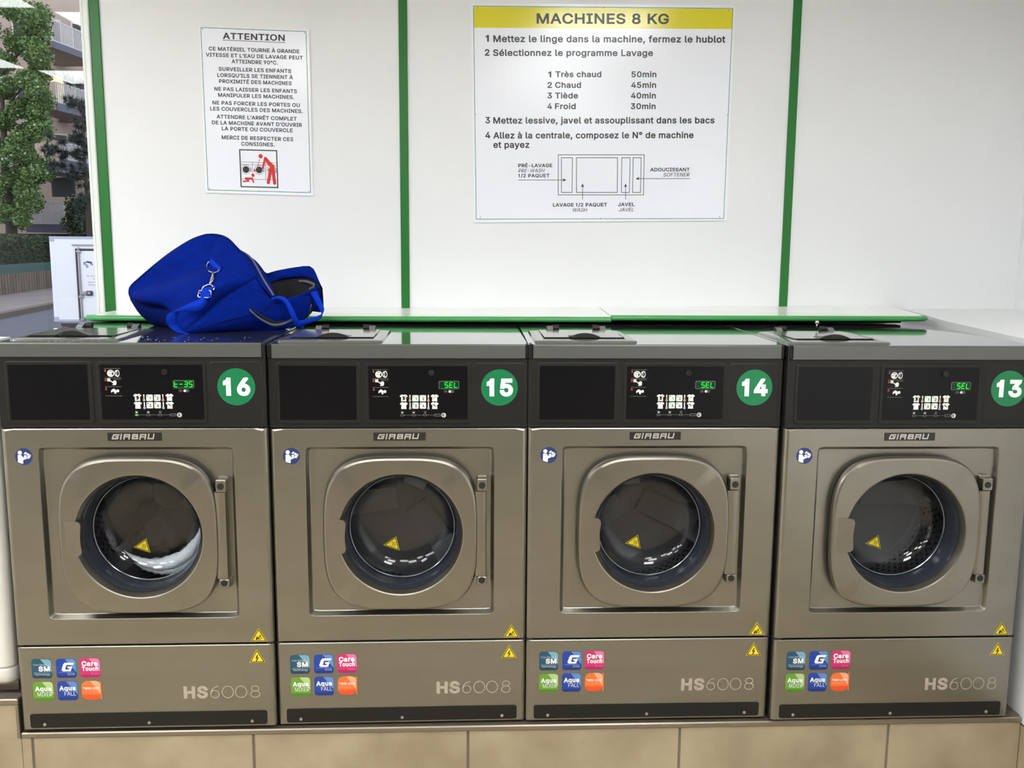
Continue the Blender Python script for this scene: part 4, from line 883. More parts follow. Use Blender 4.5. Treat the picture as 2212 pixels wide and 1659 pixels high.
def m_stk(k):
    mm, x, zt = STK[k]; w, h = .0522, .0537; z = zt-h; y = -.0005
    def X(u): return x+u*w
    def Z(v): return z+v*h
    def fn(b):
        shp = rrect(x, x+w, z, z+h, .0085) if k != 5 else rrect(x, x+w*.95, z, z+h*.98, .017, 8)
        b.prism(shp, y, 0, mm)
        r = .0085 if k != 5 else .016
        b.poly([p for p in shp if p[1] <= z+r+.0001]+[], y-.0001, mm+'0')
        b.poly([(X(.45), Z(.995)), (X(.84 if k != 5 else .7), Z(.995)), (X(.97 if k != 5 else .88), Z(.90)), (X(.985 if k != 5 else .945), Z(.6)), (X(.985 if k != 5 else .945), Z(.14)), (X(.97), Z(.14)), (X(.66), Z(.70))], y-.0002, mm+'2') if False else b.poly([(X(.45), Z(.99)), (X(.84 if k != 5 else .72), Z(.99)), (X(.955 if k != 5 else .88), Z(.93)), (X(.99 if k != 5 else .94), Z(.82)), (X(.99 if k != 5 else .94), Z(.30))], y-.0002, mm+'2')
        T = lambda t, u0, u1, v, c, st='b', m_='st_white': b.text(t, X(u0), X(u1), Z(v), c*h, y-.0005, m_, st)
        if k == 0: T('Free Standing', .10, .90, .66, .10, 'n', 'st_pale'); T('SM', .34, .90, .36, .27, 'x'); T('Technology', .12, .90, .16, .12, 'n', 'st_pale')
        if k == 1:
            g = [(.90, .80), (.44, .80), (.33, .66), (.26, .40), (.34, .35), (.72, .35), (.84, .60), (.54, .60), (.57, .51), (.68, .51), (.65, .45), (.46, .45), (.52, .70), (.86, .70)]
            b.poly([(X(p[0]), Z(p[1])) for p in ((.90, .80), (.44, .80), (.35, .70), (.50, .68), (.86, .68))], y-.0005, 'st_white')
            b.poly([(X(p[0]), Z(p[1])) for p in ((.36, .72), (.52, .70), (.44, .42), (.26, .42))], y-.0006, 'st_white')
            b.poly([(X(p[0]), Z(p[1])) for p in ((.26, .43), (.33, .35), (.72, .35), (.75, .44), (.44, .45))], y-.0007, 'st_white')
            b.poly([(X(p[0]), Z(p[1])) for p in ((.70, .36), (.82, .60), (.56, .60), (.58, .51), (.66, .51), (.62, .40))], y-.0008, 'st_white')
            T('Drive', .56, .90, .15, .12, 'n', 'st_pale')
        if k == 2: T('Care', .09, .90, .60, .26, 'x'); T('Touch', .09, .90, .35, .23, 'x'); T('Drum', .55, .90, .15, .12, 'n', 'st_pink2')
        if k == 3: T('Aqua', .09, .90, .52, .24, 'x'); T('MIXER', .20, .92, .25, .21, 'n')
        if k == 4: T('Aqua', .09, .90, .52, .24, 'x'); T('FALL', .34, .90, .26, .20, 'n')
        if k == 5:
            T('TWIN LOCK', .07, .88, .54, .12, 'b'); T('AUTOCHECK', .07, .88, .37, .12, 'n', 'st_orange2')
            b.poly([(X(.92), Z(.98)), (X(.99), Z(1.0)), (X(1.0), Z(.0)), (X(.93), Z(.03)), (X(.95), Z(.2)), (X(.95), Z(.82))], y-.0003, 'st_orange')
        if k in (0, 1, 2, 3, 4): b.box(X(.10 if k != 1 else .12), X(.90), y-.0005, y-.0004, Z(.30 if k < 3 else .475), Z(.307 if k < 3 else .482), 'st_pale' if k != 2 else 'st_pink2')
    return fn
def m_model(b):
    b.text('HS', .4366, .5005, .0862, .0352, -.0005, 'model_letter', 'x'); 
    z0 = .0862; h = .0345; w = .0026; y = -.0005; m = 'model_letter'
    def arc(cx, cz, rx, rz, a0, a1, n=26): b.stroke([(cx+rx*math.cos(math.radians(a0+(a1-a0)*i/n)), cz+rz*math.sin(math.radians(a0+(a1-a0)*i/n))) for i in range(n+1)], w, y, m)
    arc(.5190, z0+.0115, .0110, .0105, 0, 360); arc(.5290, z0+.0120, .0210, .0215, 180, 95)
    arc(.5530, z0+.0172, .0150, .0165, 0, 360, 36); arc(.5880, z0+.0172, .0150, .0165, 0, 360, 36)
    arc(.6255, z0+.0100, .0120, .0092, 0, 360); arc(.6255, z0+.0262, .0098, .0075, 0, 360)

WLAB = ['brownish steel washing machine with number 16 on green disc, under the blue bag, leftmost',
        'brownish steel washing machine with number 15 on green disc, second from the left',
        'brownish steel washing machine with number 14 on green disc, third from the left',
        'brownish steel washing machine with number 13 on green disc, rightmost of the row']
DISP = ['t-35', ' SEL', ' SEL', ' SEL']; NUMS = ['16', '15', '14', '13']
LIT = [(1, 0, 0, 0), (1, 2, 1, 1), (1, 1, 1, 1), (1, 1, 1, 1)]
DROT = [20, -24, 6, 35]
WASH = []
for i in range(4):
    x, y, a, z = MPOS[i]
    t = thing('washing_machine', WLAB[i], 'washing machine', (x, y, z), a, 'row of four washing machines')
    WASH.append(t)
    cached('cab', 'cabinet', t, m_cabinet)
    fp = cached('front', 'front_panel', t, m_front, True, 13)
    cached('info', 'manual_sticker', fp, m_info)
    cached('pinch', 'warning_sticker', fp, m_warn('hand', [(.6195, .2458), (.6400, .2802), (.6605, .2452)], -.0005))
    bd = cached('badge', 'name_plate', t, m_badge)
    cached('badget', 'plate_lettering', bd, m_badge_text)
    lp = cached('lower', 'lower_panel', t, m_lower, True, 13)
    for k in range(6): cached('stk%d' % k, 'feature_sticker', lp, m_stk(k))
    cached('elec', 'warning_sticker', lp, m_warn('bolt', [(.6145, .1868), (.6335, .2212), (.6535, .1862)], -.0005))
    cached('model', 'model_lettering', lp, m_model)
    kk = cached('kick', 'kick_strip', t, m_kick)
    for sx in (.0698, .3430, .6152):
        o = cached('screw', 'screw', kk, m_screw); o.location = (sx, 0, .0203)
    cp = cached('ctrl', 'control_panel', t, m_ctrl)
    cached('scrL', 'blank_screen', cp, m_screen(.0380, .2345, .8450, .9862))
    cached('scrM', 'control_screen', cp, m_screen(.2655, .5210, .8452, .9857))
    cached('ic1', 'step_symbols', cp, m_icons_step); cached('ic2', 'shirt_symbols', cp, lambda b: m_icons_prog(b, 0)); cached('ic2b', 'shirt_symbols', cp, lambda b: m_icons_prog(b, 2)); cached('ic5', 'thermometer_symbols', cp, lambda b: m_icons_therm(b, 0)); cached('ic5b', 'thermometer_symbols', cp, lambda b: m_icons_therm(b, 2)); cached('ic3', 'cycle_line', cp, m_icons_cycle); cached('ic4', 'display_symbols', cp, m_icons_disp)
    for k, (bx, bz) in enumerate(((.3778, .8932), (.3971, .8932), (.3778, .8741), (.3971, .8741))):
        cached('btn%d%d' % (k, LIT[i][k]), 'program_button', cp, m_button('1234'[k], bx, bz, LIT[i][k]))
    cached('disp'+DISP[i], 'display', cp, m_display(DISP[i]))
    o = cached('knob', 'round_button', cp, m_knob); o.location = (.4274, 0, .9680)
    if i == 0:
        b = MB(); b.disc(.3516, .8571, .0028, 0.0, 'led', 12, .0018); b.build('indicator_light', cp)
    nd = cached('numdisc', 'number_sticker', t, m_numdisc)
    b = MB(); b.text(NUMS[i], .5695, .6395, .9058, .0470, .0026, 'num_white', 'x'); b.build('number', nd)
    ld = cached('plate', 'lid', t, m_topplate)
    cached('band', 'lid_front', ld, m_band); cached('cornerL', 'corner_cap', ld, m_corner(.0080, .0203)); cached('cornerR', 'corner_cap', ld, m_corner(.6707, .6786))
    hp = cached('hopper', 'detergent_cover', t, m_hopper, True, 30)
    cached('flap', 'flap', hp, m_flap); cached('flapseam', 'flap_seam', hp, m_seamline)
    cached('grip', 'finger_grip', hp, m_grip, True, 40)
    o = cached('hh', 'hinge', hp, m_hopperhinge); o.location = (.100, 0, 0)
    o = cached('hh2', 'hinge', hp, m_hopperhinge2); o.location = (.236, 0, 0)
    # door, its glass and the drum behind
    d = cached('dring', 'door', t, m_doorring, True, 20)
    cached('rubber', 'rubber_backing', d, m_rubber, True, 35); cached('cone', 'glass_rim', d, m_cone, True); cached('bowl', 'porthole_glass', d, m_bowl, True, 40)
    cached('tab', 'latch_tab', d, m_tab, True, 40); cached('bar', 'hinge_bar', d, m_bar, True, 40)
    cached('h1', 'hinge_block', d, m_hinge(.6562, .6900)); cached('h2', 'hinge_block', d, m_hinge(.3985, .4228))
    for pz in (.6722, .4130):
        o = cached('plugm', 'hinge_plug', d, m_plug); o.location = (.5588, -.0155, pz)
    cached('hot', 'heat_sticker', d, m_warn('heat', [(.2908, .4740), (.3238, .4970), (.3325, .4590)], .1025))
    cached('gask', 'door_seal', t, m_gasket, True)
    dr = cached('drum', 'drum', t, m_drum, True, 35); dr.location = (DCX, 0, DCZ)
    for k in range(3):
        o = cached('lift%d' % (k > 0), 'lifter', dr, m_lifter if k == 0 else (lambda b: m_lifter(b, 'drum_back'))); o.rotation_euler = (0, math.radians(-DROT[i]+120*k), 0)  # first ridge pale as a painted reflection, the others drum grey
b = MB(); b.annulus(0, 0, .0135, .017, 0, 'sign_red', 24); b.disc(0, 0, .0135, -.0001, 'num_white', 24)
o = b.build('seal_sticker', WASH[3]); o.location = (.153, .0195, .668)
b = MB(); b.rings([[(.0062*math.cos(t_)*math.cos(q), .0062*math.sin(t_)*math.cos(q), .0062*math.sin(q)) for t_ in [2*PI*i/16 for i in range(16)]] for q in [-PI/2+PI*k/10 for k in range(11)]], 'chrome', True, True)
b.tube([(0, 0, -.014), (0, 0, -.004)], .0022, 'chrome', 8)
o = b.build('chrome_knob', None, True, loc=(2.262, .345, 1.0725)); tag(o, 'tiny chrome ball knob on the detergent cover hinge of washer number 13', 'knob')
# contents of washer 16
b = MB(); rnd = random.Random(3)
for k in range(26):
    a = rnd.uniform(0, 2*PI); r = rnd.uniform(0, .15); c = Vector((DCX+r*math.cos(a)*.95, rnd.uniform(.19, .34), DCZ-.03+r*math.sin(a)))
    R = rnd.uniform(.03, .06)
    rs = []
    for q in range(1, 7):
        t_ = -PI/2+PI*q/7
        rs.append([(c.x+R*math.cos(t_)*math.cos(u)*rnd.uniform(.75, 1.2), c.y+R*.7*math.cos(t_)*math.sin(u)*rnd.uniform(.75, 1.2), c.z+R*math.sin(t_)) for u in [2*PI*j/10 for j in range(10)]])
    b.rings(rs, 'cloth_dark', True, True)
o = b.build('laundry', None, True, loc=(MPOS[0][0], MPOS[0][1], MPOS[0][3])); tag(o, 'dark wet clothes tumbling inside washer number 16', 'clothes', kind='stuff')
b = MB(); rnd = random.Random(5)
def suds(a0, a1, rr, yy, seed):
    rs = []
    for j in range(41):
        a = a0+(a1-a0)*j/40; k = max(.05, math.sin(PI*j/40))
        c = Vector((DCX+rr*math.cos(a), yy, DCZ+rr*math.sin(a)))
        e = Vector((math.cos(a), 0, math.sin(a)))
        rs.append([c+e*(.020*k*math.cos(q)*rnd.uniform(.8, 1.15))+Vector((0, .016*k*math.sin(q), 0)) for q in [2*PI*m_/9 for m_ in range(9)]])
    b.rings(rs, 'suds', True, True)
suds(math.radians(222), math.radians(362), .122, .126, 1); suds(math.radians(240), math.radians(340), .140, .138, 2)
o = b.build('suds', None, True, loc=(MPOS[0][0], MPOS[0][1], MPOS[0][3])); tag(o, 'white soapy suds swirling against the glass of washer number 16', 'suds', kind='stuff')
b = MB(); rnd = random.Random(9)
for k in range(110):
    if k < 70: px, py = rnd.gauss(.17, .07), rnd.gauss(.055, .02)
    else: px, py = rnd.uniform(.3, .62), rnd.uniform(.03, .16)
    zz = 1.0421 if (px > .30 or py < .041) else 1.0455
    if py < .01 or (px < .30 and py > .066): continue
    r = rnd.uniform(.0003, .0008)
    b.box(px-r, px+r, py-r, py+r, zz, zz+r*1.2, 'powder', r*.4)
o = b.build('detergent_powder', None, loc=(MPOS[0][0], MPOS[0][1], MPOS[0][3])); tag(o, 'white grains of washing powder spilled on top of washer number 16', 'powder', kind='stuff')
b = MB()
for k, (dx, dy) in enumerate(((0, 0), (.012, .002), (.018, .0), (.023, .001))):
    r = (.0075, .003, .0035, .004)[k]
    b.rings([[(dx+r*math.cos(u)*math.cos(q), dy+r*math.sin(u)*math.cos(q), r*.7*math.sin(q)) for u in [2*PI*i/12 for i in range(12)]] for q in [0, .4, .8, 1.2, 1.5]], 'powder', True, True)
o = b.build('powder_lump', None, True, loc=(.052, .33, 1.0452)); tag(o, 'small white lump of powder at the left edge of washer 16 top', 'powder')

# ------------------------------------------------------------------ shelf boards along the wall
def shelf(name, x0, x1, zf, zb0, zb1, lab, rl, rr_):
    t = thing(name, lab, 'shelf', ((x0+x1)/2, .75, zf-.02), 0, 'green edged shelf boards behind the washers')
    ox, oy, oz = t.location
    y0, y1 = .592, YW-.001; th = .0172
    b = MB()
    def ring(d, q):
        pts = []
        r = .035
        front = []
        if rl: front += [(x0+r-r*math.cos(a)+0, y0+.018+r-r*math.sin(a)) for a in [PI/2*i/6 for i in range(7)]]
        else: front += [(x0, y0+.018)]
        if rr_: front += [(x1-r+r*math.sin(a), y0+.018+r-r*math.cos(a)) for a in [PI/2*i/6 for i in range(7)]]
        else: front += [(x1, y0+.018)]
        return front+[(x1, y1), (x0, y1)]
    P = ring(0, 0)
    def zt(x, y):
        k = (y-y0)/(y1-y0); zb = zb0+(zb1-zb0)*(x-x0)/(x1-x0)
        return zf+(zb-zf)*k
    b.rings([[(p[0]-ox, p[1]-oy, zt(*p)-th-oz) for p in P], [(p[0]-ox, p[1]-oy, zt(*p)-oz) for p in P]], 'laminate', True, True)
    b.build('board', t)
    b = MB(); F = P[:-2]
    prof = [(.0, 0), (-.011, .0), (-.016, -.0035), (-.018, -.0095), (-.016, -.0145), (-.011, -.0172), (0, -.0172)]
    rs = []
    for i, p in enumerate(F):
        a = Vector(F[max(i-1, 0)]); c = Vector(F[min(i+1, len(F)-1)]); d = (c-a).normalized(); nrm = Vector((-d.y, d.x))
        if i == 0 and not rl or i == len(F)-1 and not rr_: nrm = Vector((0, 1))
        rs.append([(p[0]+nrm.x*q[0]-ox, p[1]+nrm.y*q[0]-oy, zt(*p)+q[1]-oz) for q in prof])
    b.rings(rs, 'green_edge', True, True); b.build('green_edging', t, True, ang=50)
    b = MB(); b.box(x0+.06-ox, x1-.06-ox, .66-oy, .70-oy, 1.0452-oz, zf-th-.0005-oz, 'inside'); b.build('support_batten', t)
    return t
shelf('wall_shelf', .030, 1.6845, 1.0655, 1.063, 1.078, 'long white shelf board with green edge, left one, behind washers 16 to 14', True, False)
shelf('wall_shelf', 1.6862, 2.722, 1.0715, 1.078, 1.086, 'shorter white shelf board with green edge, right one, behind washers 14 and 13', False, True)

# ------------------------------------------------------------------ signs
TILT_A,CEN_A=-0.01676,(0.517, 1.7275)
TILT_B,CEN_B=0.01354,(1.683, 1.735)
LINES_A=[('ATTENTION', -0.1075, 0.0958, 0.2322, 0.0202, 'b'),
 ('CE MATÉRIEL TOURNE À GRANDE', -0.1542, 0.1437, 0.1942, 0.0122, 'b'),
 ('VITESSE ET L’EAU DE LAVAGE PEUT', -0.1645, 0.1548, 0.1744, 0.0122, 'b'),
 ('ATTEINDRE 90°C.', -0.0802, 0.0721, 0.1556, 0.0123, 'b'),
 ('SURVEILLER LES ENFANTS', -0.1233, 0.1157, 0.1302, 0.0123, 'b'),
 ('LORSQU’ILS SE TIENNENT À', -0.1283, 0.1218, 0.1102, 0.0123, 'b'),
 ('PROXIMITÉ DES MACHINES', -0.1228, 0.117, 0.0908, 0.0123, 'b'),
 ('NE PAS LAISSER LES ENFANTS', -0.1387, 0.1344, 0.0656, 0.0123, 'b'),
 ('MANIPULER LES MACHINES.', -0.1269, 0.1243, 0.046, 0.0124, 'b'),
 ('NE PAS FORCER LES PORTES OU', -0.146, 0.1435, 0.0206, 0.0124, 'b'),
 ('LES COUVERCLES DES MACHINES.', -0.1542, 0.1529, 0.0011, 0.0125, 'b'),
 ('ATTENDRE L’ARRÊT COMPLET', -0.1333, 0.1328, -0.0243, 0.0124, 'b'),
 ('DE LA MACHINE AVANT D’OUVRIR', -0.1493, 0.15, -0.0439, 0.0124, 'b'),
 ('LA PORTE OU COUVERCLE', -0.1169, 0.1189, -0.0628, 0.0125, 'b'),
 ('MERCI DE RESPECTER CES', -0.1179, 0.1204, -0.0918, 0.0126, 'b'),
 ('CONSIGNES.', -0.0533, 0.058, -0.1111, 0.0126, 'b')]
LINES_B=[('MACHINES 8 KG', -0.2235, 0.2238, 0.2953, 0.0334, 'b'),
 ('1', -0.3955, -0.384, 0.2367, 0.022, 'b'),
 ('Mettez le linge dans la machine, fermez le hublot', -0.3693, 0.418, 0.2356, 0.0221, 'b'),
 ('2', -0.3983, -0.3826, 0.1916, 0.0213, 'b'),
 ('Sélectionnez le programme Lavage', -0.3706, 0.1714, 0.191, 0.0212, 'b'),
 ('1', -0.1849, -0.1742, 0.122, 0.0192, 'b'),
 ('Très chaud', -0.1603, -0.0041, 0.1223, 0.0192, 'b'),
 ('50min', 0.0988, 0.1842, 0.1222, 0.0193, 'b'),
 ('2', -0.1873, -0.1719, 0.0871, 0.0192, 'b'),
 ('Chaud', -0.1612, -0.073, 0.0871, 0.0193, 'b'),
 ('45min', 0.0983, 0.1838, 0.0872, 0.0193, 'b'),
 ('3', -0.1873, -0.1719, 0.0525, 0.0193, 'b'),
 ('Tiède', -0.1612, -0.0832, 0.0525, 0.0193, 'b'),
 ('40min', 0.0978, 0.1834, 0.0524, 0.0194, 'b'),
 ('4', -0.1878, -0.1719, 0.0173, 0.0194, 'b'),
 ('Froid', -0.1616, -0.091, 0.0173, 0.0194, 'b'),
 ('30min', 0.0977, 0.183, 0.0171, 0.0195, 'b'),
 ('3', -0.3988, -0.383, -0.0294, 0.0212, 'b'),
 ('Mettez lessive, javel et assouplissant dans les bacs', -0.3718, 0.3876, -0.0302, 0.0213, 'b'),
 ('4', -0.3994, -0.3826, -0.0788, 0.0213, 'b'),
 ('Allez à la centrale, composez le N° de machine', -0.3723, 0.3161, -0.0797, 0.0213, 'b'),
 ('et payez', -0.3726, -0.2494, -0.1108, 0.0214, 'b'),
 ('PRÉ-LAVAGE', -0.2878, -0.171, -0.1756, 0.0119, 'b'),
 ('PRE-WASH', -0.2879, -0.197, -0.1926, 0.0119, 'i'),
 ('1/2 PAQUET', -0.288, -0.18, -0.2097, 0.012, 'b'),
 ('ADOUCISSANT', 0.1678, 0.3052, -0.191, 0.012, 'b'),
 ('SOFTENER', 0.2138, 0.3055, -0.2082, 0.0121, 'i'),
 ('LAVAGE 1/2 PAQUET', -0.1687, 0.0192, -0.309, 0.0121, 'b'),
 ('WASH', -0.0993, -0.0493, -0.3263, 0.0121, 'i'),
 ('JAVEL', 0.0573, 0.1151, -0.3084, 0.0121, 'b'),
 ('JAVEL', 0.0603, 0.1124, -0.3262, 0.0121, 'i')]
BORD_A=[(-0.1796, 0.2671), (0.1671, 0.2658), (0.1778, -0.2616), (-0.1684, -0.2617)]
BOARD_A=[(-0.183, 0.269), (0.1756, 0.2711), (0.1863, -0.2716), (-0.1764, -0.27)]
PIC_A=[(-0.0609, -0.1228), (0.066, -0.1228), (0.0687, -0.2484), (-0.0579, -0.2486)]
UNDER_A=[(-0.1076, 0.2287), (0.0964, 0.2272)]
BOARD_B=[(-0.4444, 0.3606), (0.4483, 0.3575), (0.439, -0.3595), (-0.4421, -0.3616)]
BORD_B=[(-0.4354, 0.3519), (0.442, 0.3477), (0.4292, -0.3534), (-0.4349, -0.3509)]
BAND_B=[(-0.4332, 0.3493), (0.4398, 0.3451), (0.4388, 0.28), (-0.4331, 0.2819)]
RECT_B=[[(-0.1513, -0.1332), (0.147, -0.134), (0.1466, -0.2714), (-0.1512, -0.2701)], [(-0.1404, -0.1429), (-0.1008, -0.143), (-0.1014, -0.262), (-0.1403, -0.2618)], [(-0.0885, -0.143), (0.0547, -0.1434), (0.0549, -0.2626), (-0.0881, -0.262)], [(0.0679, -0.1435), (0.0983, -0.1435), (0.0973, -0.2628), (0.0678, -0.2627)], [(0.1068, -0.1436), (0.1367, -0.1436), (0.136, -0.263), (0.1069, -0.2629)]]
ARR_B=[[(-0.288, -0.2182), (-0.1224, -0.2188)], [(0.3057, -0.2158), (0.1172, -0.2151)], [(-0.0662, -0.2844), (-0.0664, -0.2306)], [(0.0833, -0.2851), (0.0827, -0.2312)]]

def flatquad(b, q, y0, y1, m):
    b.rings([[(p[0], y0, p[1]) for p in q], [(p[0], y1, p[1]) for p in q]], m, True, True)
def sign(name, label, cen, tilt, board, bord, lines):
    t = thing(name, label, 'sign', (cen[0], YW-.0052, cen[1])); t.rotation_euler = (0, -tilt, 0)
    b = MB(); flatquad(b, board, 0, .005, 'sign_white'); b.build('board', t)
    b = MB(); b.outline(bord, .0019, -.0003, 'sign_green'); b.build('border_line', t)
    for s_, x0, x1, zb, cap, st in lines:
        b = MB(); b.text(s_, x0, x1, zb, cap, -.0006, 'sign_black', {'b': 'b', 'i': 'i'}[st]); b.build('lettering', t)
    b = MB()
    for p in bord:
        b.disc(p[0]*.965, p[1]*.98, .0016, -.0006, 'sign_black', 10)
    for q in ((0, 1), (1, 2), (2, 3), (3, 0)):
        c = ((bord[q[0]][0]+bord[q[1]][0])/2, (bord[q[0]][1]+bord[q[1]][1])/2); b.disc(c[0]*.992, c[1]*.992, .0013, -.0006, 'sign_black', 10)
    b.build('rivets', t)
    return t
sa = sign('warning_sign', 'narrow white sign headed ATTENTION above the blue bag', CEN_A, TILT_A, BOARD_A, BORD_A, LINES_A)
b = MB(); b.stroke([UNDER_A[0], UNDER_A[1]], .0016, -.0006, 'sign_black'); b.build('underline', sa)
pg = MB(); pg.outline(PIC_A, .0036, -.0006, 'sign_black')
PX0, PZ0 = -.0594, -.2485; PW, PH = .1266, .1257
def pu(u, v): return (PX0+u*PW+.0015*(1-v), PZ0+v*PH)
k_ = .0011
pg.stroke([pu(.03, .665), pu(.97, .665)], k_, -.0006, 'sign_black'); pg.stroke([pu(.03, .60), pu(.97, .60)], k_, -.0006, 'sign_black'); pg.stroke([pu(.03, .215), pu(.97, .215)], k_, -.0006, 'sign_black')
for u in (.33, .67): pg.stroke([pu(u, .665), pu(u, .215)], k_, -.0006, 'sign_black')
for u in (.155, .50, .83):
    c = pu(u, .47); pg.annulus(c[0], c[1], .0148, .0158, -.0006, 'sign_black', 28)
    if u < .8: pg.disc(c[0], c[1], .0112, -.0006, 'sign_black', 24)
    else: pg.annulus(c[0], c[1], .0105, .0114, -.0006, 'sign_black', 24)
    d = pu(u+.115, .47); pg.outline([(d[0]-.002, d[1]-.006), (d[0]+.0035, d[1]-.006), (d[0]+.0035, d[1]+.006), (d[0]-.002, d[1]+.006)], .0009, -.0006, 'sign_black')
pic = pg.build('pictogram', sa)
pr = MB(); yr = -.0009
def limb(pts, w):
    pr.stroke([pu(*p) for p in pts], w, yr, 'sign_red', 0)
    for p in pts:
        c = pu(*p); pr.disc(c[0], c[1], w/2, yr-.00005, 'sign_red', 24)
c = pu(.55, .83); pr.disc(c[0], c[1], .0072, yr, 'sign_red', 22)
limb([(.67, .79), (.60, .52)], .0066); limb([(.68, .78), (.84, .60)], .009)
pr.poly([pu(*p) for p in ((.665, .82), (.70, .80), (.90, .60), (.905, .50), (.74, .60), (.66, .72))], yr-.0001, 'sign_red')
limb([(.83, .56), (.735, .14)], .0105); limb([(.86, .56), (.905, .13)], .0105); pr.poly([pu(*p) for p in ((.73, .48), (.90, .62), (.925, .42), (.80, .36))], yr-.0001, 'sign_red')
c = pu(.335, .325); pr.disc(c[0], c[1], .0055, yr, 'sign_red', 18)
limb([(.14, .235), (.31, .235)], .0072); limb([(.31, .235), (.345, .14)], .005); limb([(.14, .235), (.22, .17), (.08, .155)], .005)
for v0, v1 in ((.74, .69), (.66, .60), (.57, .50)): pr.stroke([pu(.525-.30*(.76-v0), v0), pu(.525-.30*(.76-v1), v1)], .002, yr, 'sign_red')
pr.poly([pu(.36, .405), pu(.42, .455), pu(.365, .50)], yr, 'sign_red')
pr.build('red_figures', pic)

sb = sign('instruction_sign', 'large white sign with yellow MACHINES 8 KG heading and washing instructions', CEN_B, TILT_B, BOARD_B, BORD_B, LINES_B)
b = MB(); b.poly(BAND_B, -.00035, 'sign_yellow'); b.build('yellow_heading', sb)
b = MB()
for q in RECT_B: b.outline(q, .0019, -.0006, 'sign_black')
for p, q in ARR_B:
    d = (Vector(q)-Vector(p)).normalized(); n_ = Vector((-d.y, d.x)); e = Vector(q)
    b.stroke([p, tuple(e-d*.010)], .0017, -.0007, 'sign_black')
    b.poly([tuple(e), tuple(e-d*.0135+n_*.0055), tuple(e-d*.010), tuple(e-d*.0135-n_*.0055)], -.0008, 'sign_black')
b.build('tray_diagram', sb)

# ------------------------------------------------------------------ blue sports bag lying open on washers 16 and 15
bag = thing('sports_bag', 'open blue sports bag lying on its side on top of washer 16', 'bag', (.45, .40, 1.043))
BO = Vector(bag.location)
def bp(q): return at(*q)-BO
def spl(pts, n):
    P = [Vector(p) for p in pts]; out = []
    L = [0]
    for a, c in zip(P[:-1], P[1:]): L.append(L[-1]+(c-a).length)
    for i in range(n+1):
        s_ = L[-1]*i/n; k = 0
        while k < len(P)-2 and L[k+1] < s_: k += 1
        u = (s_-L[k])/max(L[k+1]-L[k], 1e-9)
        p0 = P[max(k-1, 0)]; p1 = P[k]; p2 = P[k+1]; p3 = P[min(k+2, len(P)-1)]
        h1 = (p2-p0)*.5 if k > 0 else (p2-p1); h2 = (p3-p1)*.5 if k < len(P)-2 else (p2-p1)
        out.append(p1*(2*u**3-3*u**2+1)+h1*(u**3-2*u**2+u)+p2*(-2*u**3+3*u**2)+h2*(u**3-u**2))
    return out
def coons(bot, top, lef, rig, nu, nv, bulge=0.0, bdir=None, wr=0.0, seed=1, extra=None):
    # bot/top run left to right, lef/rig run bottom to top
    B = spl(bot, nu); T = spl(top, nu); Lf = spl(lef, nv); R = spl(rig, nv); g = []
    r = random.Random(seed); ph = [r.uniform(0, 6) for _ in range(6)]
    for j in range(nv+1):
        v = j/nv; row = []
        for i in range(nu+1):
            u = i/nu
            p = B[i]*(1-v)+T[i]*v+Lf[j]*(1-u)+R[j]*u-(B[0]*(1-u)*(1-v)+B[-1]*u*(1-v)+T[0]*(1-u)*v+T[-1]*u*v)
            if bdir is not None:
                k = (16*u*(1-u)*v*(1-v))**.6
                wv = wr*(math.sin(5*u+3*v+ph[0])+.7*math.sin(9*v-4*u+ph[1])+.4*math.sin(13*u+6*v+ph[2]))
                p = p+bdir*(bulge*k+wv*min(1, 2*k)+(extra(u, v)*min(1, 3*k) if extra else 0))
            row.append(p)
        g.append(row)
    return g
def sheet(name, g, m, parent, th=.0):
    g = [[Vector((p[0], p[1], max(p[2], .0022))) for p in r] for r in g]
    b = MB(); b.rings(g, m, closed=False)
    o = b.build(name, parent, True, fix=False)
    if th:
        md = o.modifiers.new('thickness', 'SOLIDIFY'); md.thickness = th; md.offset = 0
    return o
Bt, Rt, Tp, Lf = (386, 721, .245), (552, 598, .36), (455, 507, .47), (280, 628, .50)
pe = [(386, 721, .245), (412, 706, .25), (440, 682, .262), (468, 655, .28), (500, 632, .305), (535, 612, .34), (552, 598, .36)]
re_ = [(552, 598, .36), (548, 582, .375), (532, 556, .40), (512, 535, .425), (493, 516, .45), (475, 508.5, .462), (455, 506.5, .47)]
te = [(455, 506.5, .47), (438, 509, .475), (410, 520, .48), (370, 545, .49), (335, 572, .495), (300, 602, .50), (283, 618, .503), (279, 630, .50)]
le = [(279, 630, .50), (283, 643, .49), (300, 655, .46), (330, 664, .42), (360, 668, .375), (374, 680, .33), (376, 705, .27), (386, 721, .245)]
E_bot = [bp(q) for q in le[::-1]]; E_top = [bp(q) for q in re_[::-1]]
g = coons([bp(q) for q in pe], [bp(q) for q in te[::-1]], [bp(q) for q in le[::-1]], [bp(q) for q in re_], 36, 36, .016, Vector((-.30, -.80, .40)).normalized(), .0034, 4, lambda u, v: .034*math.exp(-((u+v-.66)/.30)**2)-.016*math.exp(-((u+v-1.12)/.20)**2)-.012*math.exp(-((u-v-.10)/.10)**2)*max(0, min(1, (u+v-1.0)*2.5)))
ENDG = g
endp = sheet('end_panel', g, 'bag_blue', bag, .003)
pip = [bp(q) for q in pe+re_[1:]+te[1:]+le[1:-1]]
b = MB(); b.tube(spl(pip+[pip[0]], 120)[:-1], .0028, 'bag_piping', 6, closed=True); b.build('piping', endp, True)
